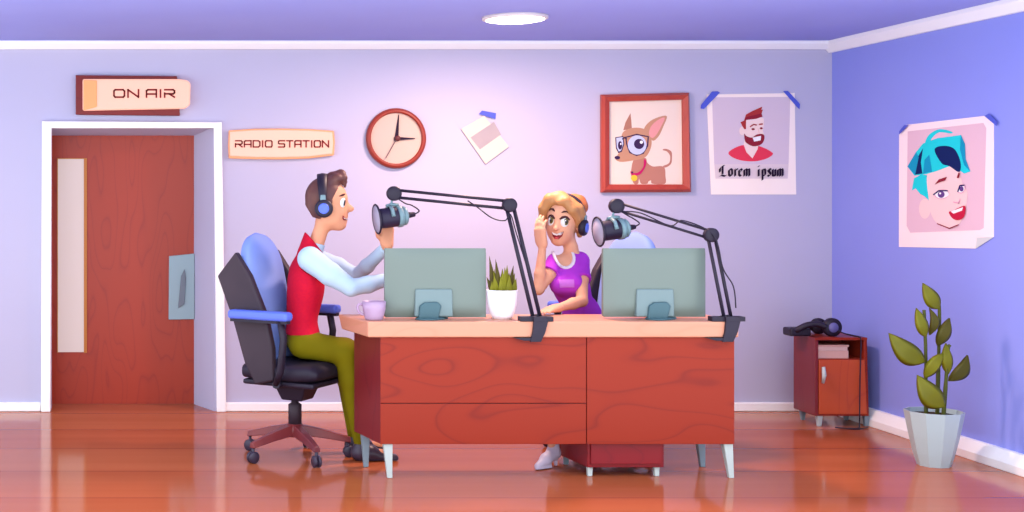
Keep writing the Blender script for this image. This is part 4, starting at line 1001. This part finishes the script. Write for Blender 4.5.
hd.decal('teeth', head, -.38, [(.08, -.262), (.03, -.268), (-.03, -.25), (-.05, -.24), (-.035, -.258), (.02, -.272), (.06, -.272)], .012, .002, M_teeth, m_, smooth=False)
headphones('headphones', hd, 'black headphones worn by the man with brown hair')

# ---------------------------------------------------------------- woman behind the desk
Yw = -1.42; k = S(Yw)
hw = Head(P(562.8, 222.5, Yw), (-math.sin(.62), -math.cos(.62), .02), 49.5*k, roll=-.09)
skw = hw.skull(True)
nose = U(.03*hw.H, hw.cone((.32, 0, .02), (.395, 0, -.12), .02, .035), hw.ell((.385, 0, -.125), (.055, .055, .042)))
lipw = U(.02*hw.H, hw.cone((.31, -.06, -.22), (.31, .06, -.22), .03, .03), hw.cone((.29, -.05, -.31), (.29, .05, -.31), .035, .035))
headw = U(.04*hw.H, skw, nose, lipw, hw.ears())
neckw = chain([P(572, 258, Yw), P(571, 248, Yw), P(567, 232, Yw)], [8*k, 6.3*k, 6.4*k], .02)
sR, sL = P(555.5, 262, Yw-.03), P(580, 261, Yw+.02)
torw = U(.05, cone(sR, sL, 6.2*k, 6.8*k), ell(P(569, 279, Yw), (15.5*k, .105, 25*k)), ell(P(577, 306, Yw+.02), (12.5*k, .095, 30*k)), ell(P(587, 340, Yw+.03), (17*k, .13, 16*k)), cone(P(581, 312, Yw+.03), P(587, 336, Yw+.03), 10*k, 15*k),
         U(.03, ell(P(560.5, 284.5, Yw-.08), (8.5*k, .06, 8.5*k)), ell(P(572.5, 285, Yw-.095), (8.5*k, .06, 8.5*k))))
eR, wR = P(538.5, 289.5, Yw-.12), P(542.5, 245.5, Yw-.10)
armR = chain([sR, P(549, 275, Yw-.08), eR], [6.4*k, 6.0*k, 5.3*k], .02); forR = chain([eR, eR.lerp(wR, .35), wR], [5.4*k, 5.2*k, 3.5*k], .015)
handR = hand(wR, (-.16, .0, 1), (.85, .5, .15), .185, True, ((.25, .3, .2), (.2, .3, .25), (.2, .3, .25), (.25, .35, .3)), thumb=(.6, .75, .35))
YW = -1.815
eL = P(582, 301, Yw-.19); wL = Vector((P(562.5, 310, YW).x, YW+.07, ztop+.034))
armL = chain([sL, P(581.5, 279, Yw-.09), eL], [6.6*k, 6.2*k, 5.6*k], .02); forL = chain([eL, eL.lerp(wL, .4), wL], [5.6*k, 5.4*k, 3.8*k], .015)
handL = hand(wL, (-.75, -.62, -.07), (0, 0, -1), .165, False, (.06, .12, .12), thumb=(.6, .8, .1))
hR, hL = P(579, 343, Yw-.05), P(592, 343, Yw+.08)
kR, kL = P(557, 356, -1.79), P(584, 356, -1.74); aR, aL = P(552.5, 443, -1.845), P(590, 440, -1.58)
legR = U(.03, cone(hR, kR, 11.5*k, 9.5*k), chain([kR, kR.lerp(aR, .3), aR], [9.5*k, 8*k, 4.4*k], .02)); legL = U(.03, cone(hL, kL, 11.5*k, 9.5*k), chain([kL, kL.lerp(aL, .3), aL], [9.5*k, 8*k, 4.4*k], .02))
fd_ = Vector((-.62, -.5, 0)).normalized()
feetw = U(.01, *[U(.01, cone(a, (a.x, a.y, .06), .022, .026), cone((a.x, a.y, .06), Vector((a.x, a.y, .026))+fd_*.11, .026, .018)) for a in (aR, aL)])
bodyw = U(.010, U(.025, headw, neckw, torw), armR, forR, armL, forL, handR, handL, legR, legL, feetw)
wom = mesh_field('person', bodyw, .0055, M_skinw)
rebase(wom, (P(585, 450, Yw).x, Yw, 0))
tag(wom, 'smiling woman with blonde hair and purple shirt behind the desk, hand raised to her headphones', 'person')
neckhole = ell(P(566, 254.5, Yw-.10), (9*k, .17, 12*k))
tor2 = U(.05, torw, cone(P(586, 312, Yw+.05), P(593, 330, Yw+.06), 12*k, 17*k))
sleR = cut(off(armR, .014), half(P(549.5, 272.5, Yw-.07), eR-sR)); sleL = cut(off(armL, .014), half(P(581.5, 280.5, Yw-.09), eL-sL))
tee = cut(U(.012, cut(off(tor2, .011), half(P(580, 336, Yw), (0, 0, -1))), sleR, sleL), minus(neckhole), half(P(570, 250, Yw), (0, 0, 1)))
mesh_field('t_shirt', tee, .005, M_tee, wom)
trim = cut(off(U(.012, torw, sleR, sleL), .014), lambda p: neckhole.f(p)-.014, minus(neckhole, -.001), half(P(570, 251, Yw), (0, 0, 1)))
to = mesh_field('neckline', trim, .0035, M_teew, wom)
teef = tee
fw = Head(P(570, 283, Yw), (-.25, -1, 0), .1)
class _T: pass
def patch(name, fld, hd_, pts, o, bulge, m, parent): return hd_.decal(name, fld, 0, pts, o, bulge, m, parent, smooth=False)
fw2 = Head(P(562, 281.5, Yw-.0), (-.12, -1, .0), .4)
pc_ = 1/ (.4/k)
patch('pocket', tee, fw2, [(-7.5*pc_, 3.6*pc_), (0, 3.7*pc_), (7*pc_, 3.8*pc_), (7*pc_, 0), (7*pc_, -4*pc_), (0, -4.2*pc_), (-6.5*pc_, -4.4*pc_), (-7*pc_, 0)], .004, .002, M_pocket, wom)
pw = cut(off(U(.03, ell(P(587, 340, Yw+.03), (17*k, .13, 15*k)), legR, legL), .008), half(P(586, 330, Yw), (0, 0, 1)), half((0, 0, .15), (0, 0, -1)))
mesh_field('trousers', pw, .006, mottled('plum_denim', (96, 60, 120), (88, 54, 112), 6, .8, .1), wom)
for a in (aR, aL):
    b0 = Vector((a.x, a.y, 0)); 
    def q(u, z, sd=0): return b0 + fd_*u + Vector((0, 0, z))
    sh = U(.02, cone(q(-.01, .135), q(-.012, .075), .030, .034), cone(q(-.01, .075), q(.06, .05), .035, .030), cone(q(.06, .045), q(.135, .02), .03, .018))
    sh = U(.006, cut(sh, half((0, 0, .012), (0, 0, -1)), half(q(0, .14), (0, 0, 1))), cone(q(-.025, .05), q(-.03, .006), .014, .009), cone(q(.05, .008), q(.135, .008), .028, .016))
    mesh_field('shoe', cut(sh, half((0, 0, .003), (0, 0, -1))), .004, mat('white_shoe', (228, 220, 248), .4, .3), wom)
# hair: cap, parted sweep either side of the face, bun
cap = cut(hw.ell((-.05, 0, .15), (.40, .375, .41)), hw.half((.16, 0, .25), (1, 0, -.55)), hw.half((0, 0, -.28), (.3, 0, -1)))
hairw = U(.09*hw.H, cap, hw.chain([(.13, -.05, .50), (.24, -.22, .44), (.22, -.34, .26), (.12, -.38, .05), (.06, -.35, -.10)], [.11, .13, .11, .08, .04]),
          hw.chain([(.12, -.02, .51), (.25, .10, .43), (.22, .24, .27), (.10, .31, .10), (.03, .31, -.04)], [.10, .10, .10, .07, .04]),
          hw.chain([(.16, -.10, .50), (.30, -.02, .40)], [.10, .05]), hw.chain([(.0, -.3, .3), (-.15, -.36, .0), (-.2, -.3, -.22)], [.1, .1, .06]), hw.chain([(.0, .3, .3), (-.15, .36, .0), (-.2, .3, -.22)], [.1, .1, .06]))
ho = mesh_field('hair', hairw, .0045, M_hairy, wom)
bun = U(.04*hw.H, hw.ell((-.33, .16, .42), (.17, .17, .17)), hw.ell((-.31, .24, .34), (.14, .14, .15)), hw.ell((-.3, .06, .46), (.14, .15, .14)))
mesh_field('bun', bun, .0045, mottled('copper_hair', (216, 126, 74), (204, 110, 62), 14, .5, .25, bump=.3), wom)
for sg_ in (-1, 1):
    az = sg_*.42; q = 1
    e = hw.decal('eye', headw, az, circ(0, .02, .078, .098, 14), .004, .03, M_eye, wom); e['label'] = 'white eye with olive iris'
    ir = hw.decal('iris', headw, az, circ(.026, .03, .05, .066, 12), .025, .012, M_olive, e)
    hw.decal('pupil', headw, az, circ(.03, .032, .026, .036, 10), .036, .006, M_pup, e)
    hw.decal('glint', headw, az, circ(.012, .055, .013, .016, 8), .044, .003, M_eye, e)
    hw.decal('eyelid', headw, az, [(-.09*sg_*-1, .05), (-.05*sg_*-1, .105), (.03*sg_*-1, .125), (.08*sg_*-1, .085), (.115*sg_*-1, .085), (.07*sg_*-1, .115), (.02*sg_*-1, .14), (-.06*sg_*-1, .12)] if False else [(-.092, .06), (-.05, .112), (.0, .126), (.05, .112), (.092, .06), (.105, .085), (.055, .135), (.0, .15), (-.055, .135), (-.105, .085)], .006, .018, M_brow, e, smooth=False)
    hw.decal('eyebrow', headw, az, [(-.08, .20), (-.02, .228), (.06, .222), (.09, .20), (.05, .238), (-.03, .245)] if sg_ > 0 else [(.08, .21), (.02, .252), (-.05, .252), (-.09, .215), (-.05, .27), (.03, .27)], .012, .016, M_brow, wom)
m_ = hw.decal('mouth', headw, .06, [(-.115, -.205), (-.04, -.225), (.05, -.215), (.125, -.165), (.10, -.26), (.04, -.335), (-.04, -.335), (-.09, -.275)], .006, .004, M_lip, wom, smooth=False)
hw.decal('teeth', headw, .06, [(-.105, -.208), (-.04, -.228), (.05, -.218), (.115, -.175), (.085, -.24), (.0, -.262), (-.075, -.25)], .012, .003, M_teeth, m_, smooth=False)
hw.decal('tongue', headw, .06, [(-.05, -.31), (0, -.285), (.05, -.30), (.03, -.33), (-.03, -.33)], .012, .003, M_tongue, m_, smooth=False)
headphones('headphones', hw, 'black headphones worn by the blonde woman')

# ---------------------------------------------------------------- spare headphones lying on the cabinet
tp = Vector((P(815, 330, yc+.1).x, yc+.12, zt_))
class Lay: pass
sp = thing('headphones', (0, 0, 0), 'black headphones lying on top of the cabinet with their cord hanging down', 'headphones', 'black headphones with blue discs')
s = S(yc+.12)
def lp(px, py, dy=0): return P(px, py, yc+.12+dy)
MB().lathe([(.001, -.022), (8*s, -.022), (9.2*s, -.012), (9.2*s, .012), (8*s, .022), (.001, .022)], Vector((lp(828, 329).x, yc+.07, zt_+9*s)), (0, 1, 0), 32).build('ear_cup', M_black, sp)
MB().lathe([(.001, -.03), (4.4*s, -.03), (5*s, -.02), (5*s, .0), (.001, .0)], Vector((lp(828, 329).x, yc+.07, zt_+9*s)), (0, 1, 0), 28).build('disc', mat('grey_violet_disc', (120, 116, 178), .4, .3), sp)
MB().lathe([(.001, -.022), (7*s, -.022), (8*s, -.012), (8*s, .012), (7*s, .022), (.001, .022)], Vector((lp(826, 329).x, yc+.22, zt_+8*s)), (0, 1, 0), 32).build('ear_cup', M_black, sp)
bp_ = [lp(826, 327, -.06), lp(817, 324, -.05), lp(806, 325.5, -.04), lp(797, 330, -.02), lp(794, 331, .03), lp(797, 330, .08), lp(808, 326.5, .10), lp(824, 327, .10)]
MB().tube(smooth_poly([tuple(v) for v in bp_], False, 6), 3.4*s, 10, flat=.9).build('headband', M_black, sp)
MB().box(tuple(lp(790.5, 336.5, -.03)), tuple(lp(803, 326.5, .085))).build('headband_pad', M_black, sp, bevel=.012)
cb = [lp(836, 330, -.07), lp(846, 334, -.09), lp(855, 336.2, -.10), Vector((P(859, 336, yc-.012).x, yc-.012, zt_+.003)), Vector((P(861, 342, yc-.014).x, yc-.014, Z(342, yc))), Vector((P(860, 380, yc-.02).x, yc-.02, Z(380, yc))), Vector((P(859.5, 420, yc-.03).x, yc-.03, .03)), Vector((P(858, 426, yc-.05).x, yc-.06, .006)), Vector((P(848, 426, yc-.06).x, yc-.08, .006)), Vector((P(836, 426, yc-.06).x, yc-.05, .006)), Vector((P(852, 426, yc-.06).x, yc-.11, .006)), Vector((P(868, 427, yc-.05).x, yc-.05, .006))]
MB().tube(smooth_poly([tuple(v) for v in cb], False, 6), .004, 6).build('cord', M_black, sp)

# ================================================================== light and camera
W = bpy.data.worlds.new('World'); SC.world = W; W.use_nodes = True
bg = W.node_tree.nodes['Background']; bg.inputs[0].default_value = (.82, .88, 1.0, 1); bg.inputs[1].default_value = 1.9
def light(name, kind, loc, col, en, size=.1, rot=None, spread=None):
    l = bpy.data.lights.new(name, kind); l.energy = en; l.color = col
    if kind == 'POINT': l.shadow_soft_size = size
    if kind == 'AREA': l.size = size
    o = bpy.data.objects.new(name, l); COL.objects.link(o); o.location = loc
    if rot: o.rotation_euler = rot
    return o
la = light('ceiling_lamp_light', 'AREA', lc + Vector((0, 0, -.045)), (1.0, .66, .52), 42, .32); la.data.shape = 'DISK'
cam = bpy.data.cameras.new('camera'); co = bpy.data.objects.new('camera', cam); COL.objects.link(co)
co.location = (0, -D, CAMH); co.rotation_euler = (PI/2, 0, 0); cam.sensor_width = 36; cam.lens = F/1024*36
cam.shift_x = (512-VX)/1024; cam.shift_y = -(256-VY)/1024; cam.clip_end = 60
SC.camera = co
vs_ = SC.view_settings; vs_.view_transform = 'Standard'; vs_.look = 'None'; vs_.gamma = 1; vs_.use_curve_mapping = False; vs_.exposure = .8
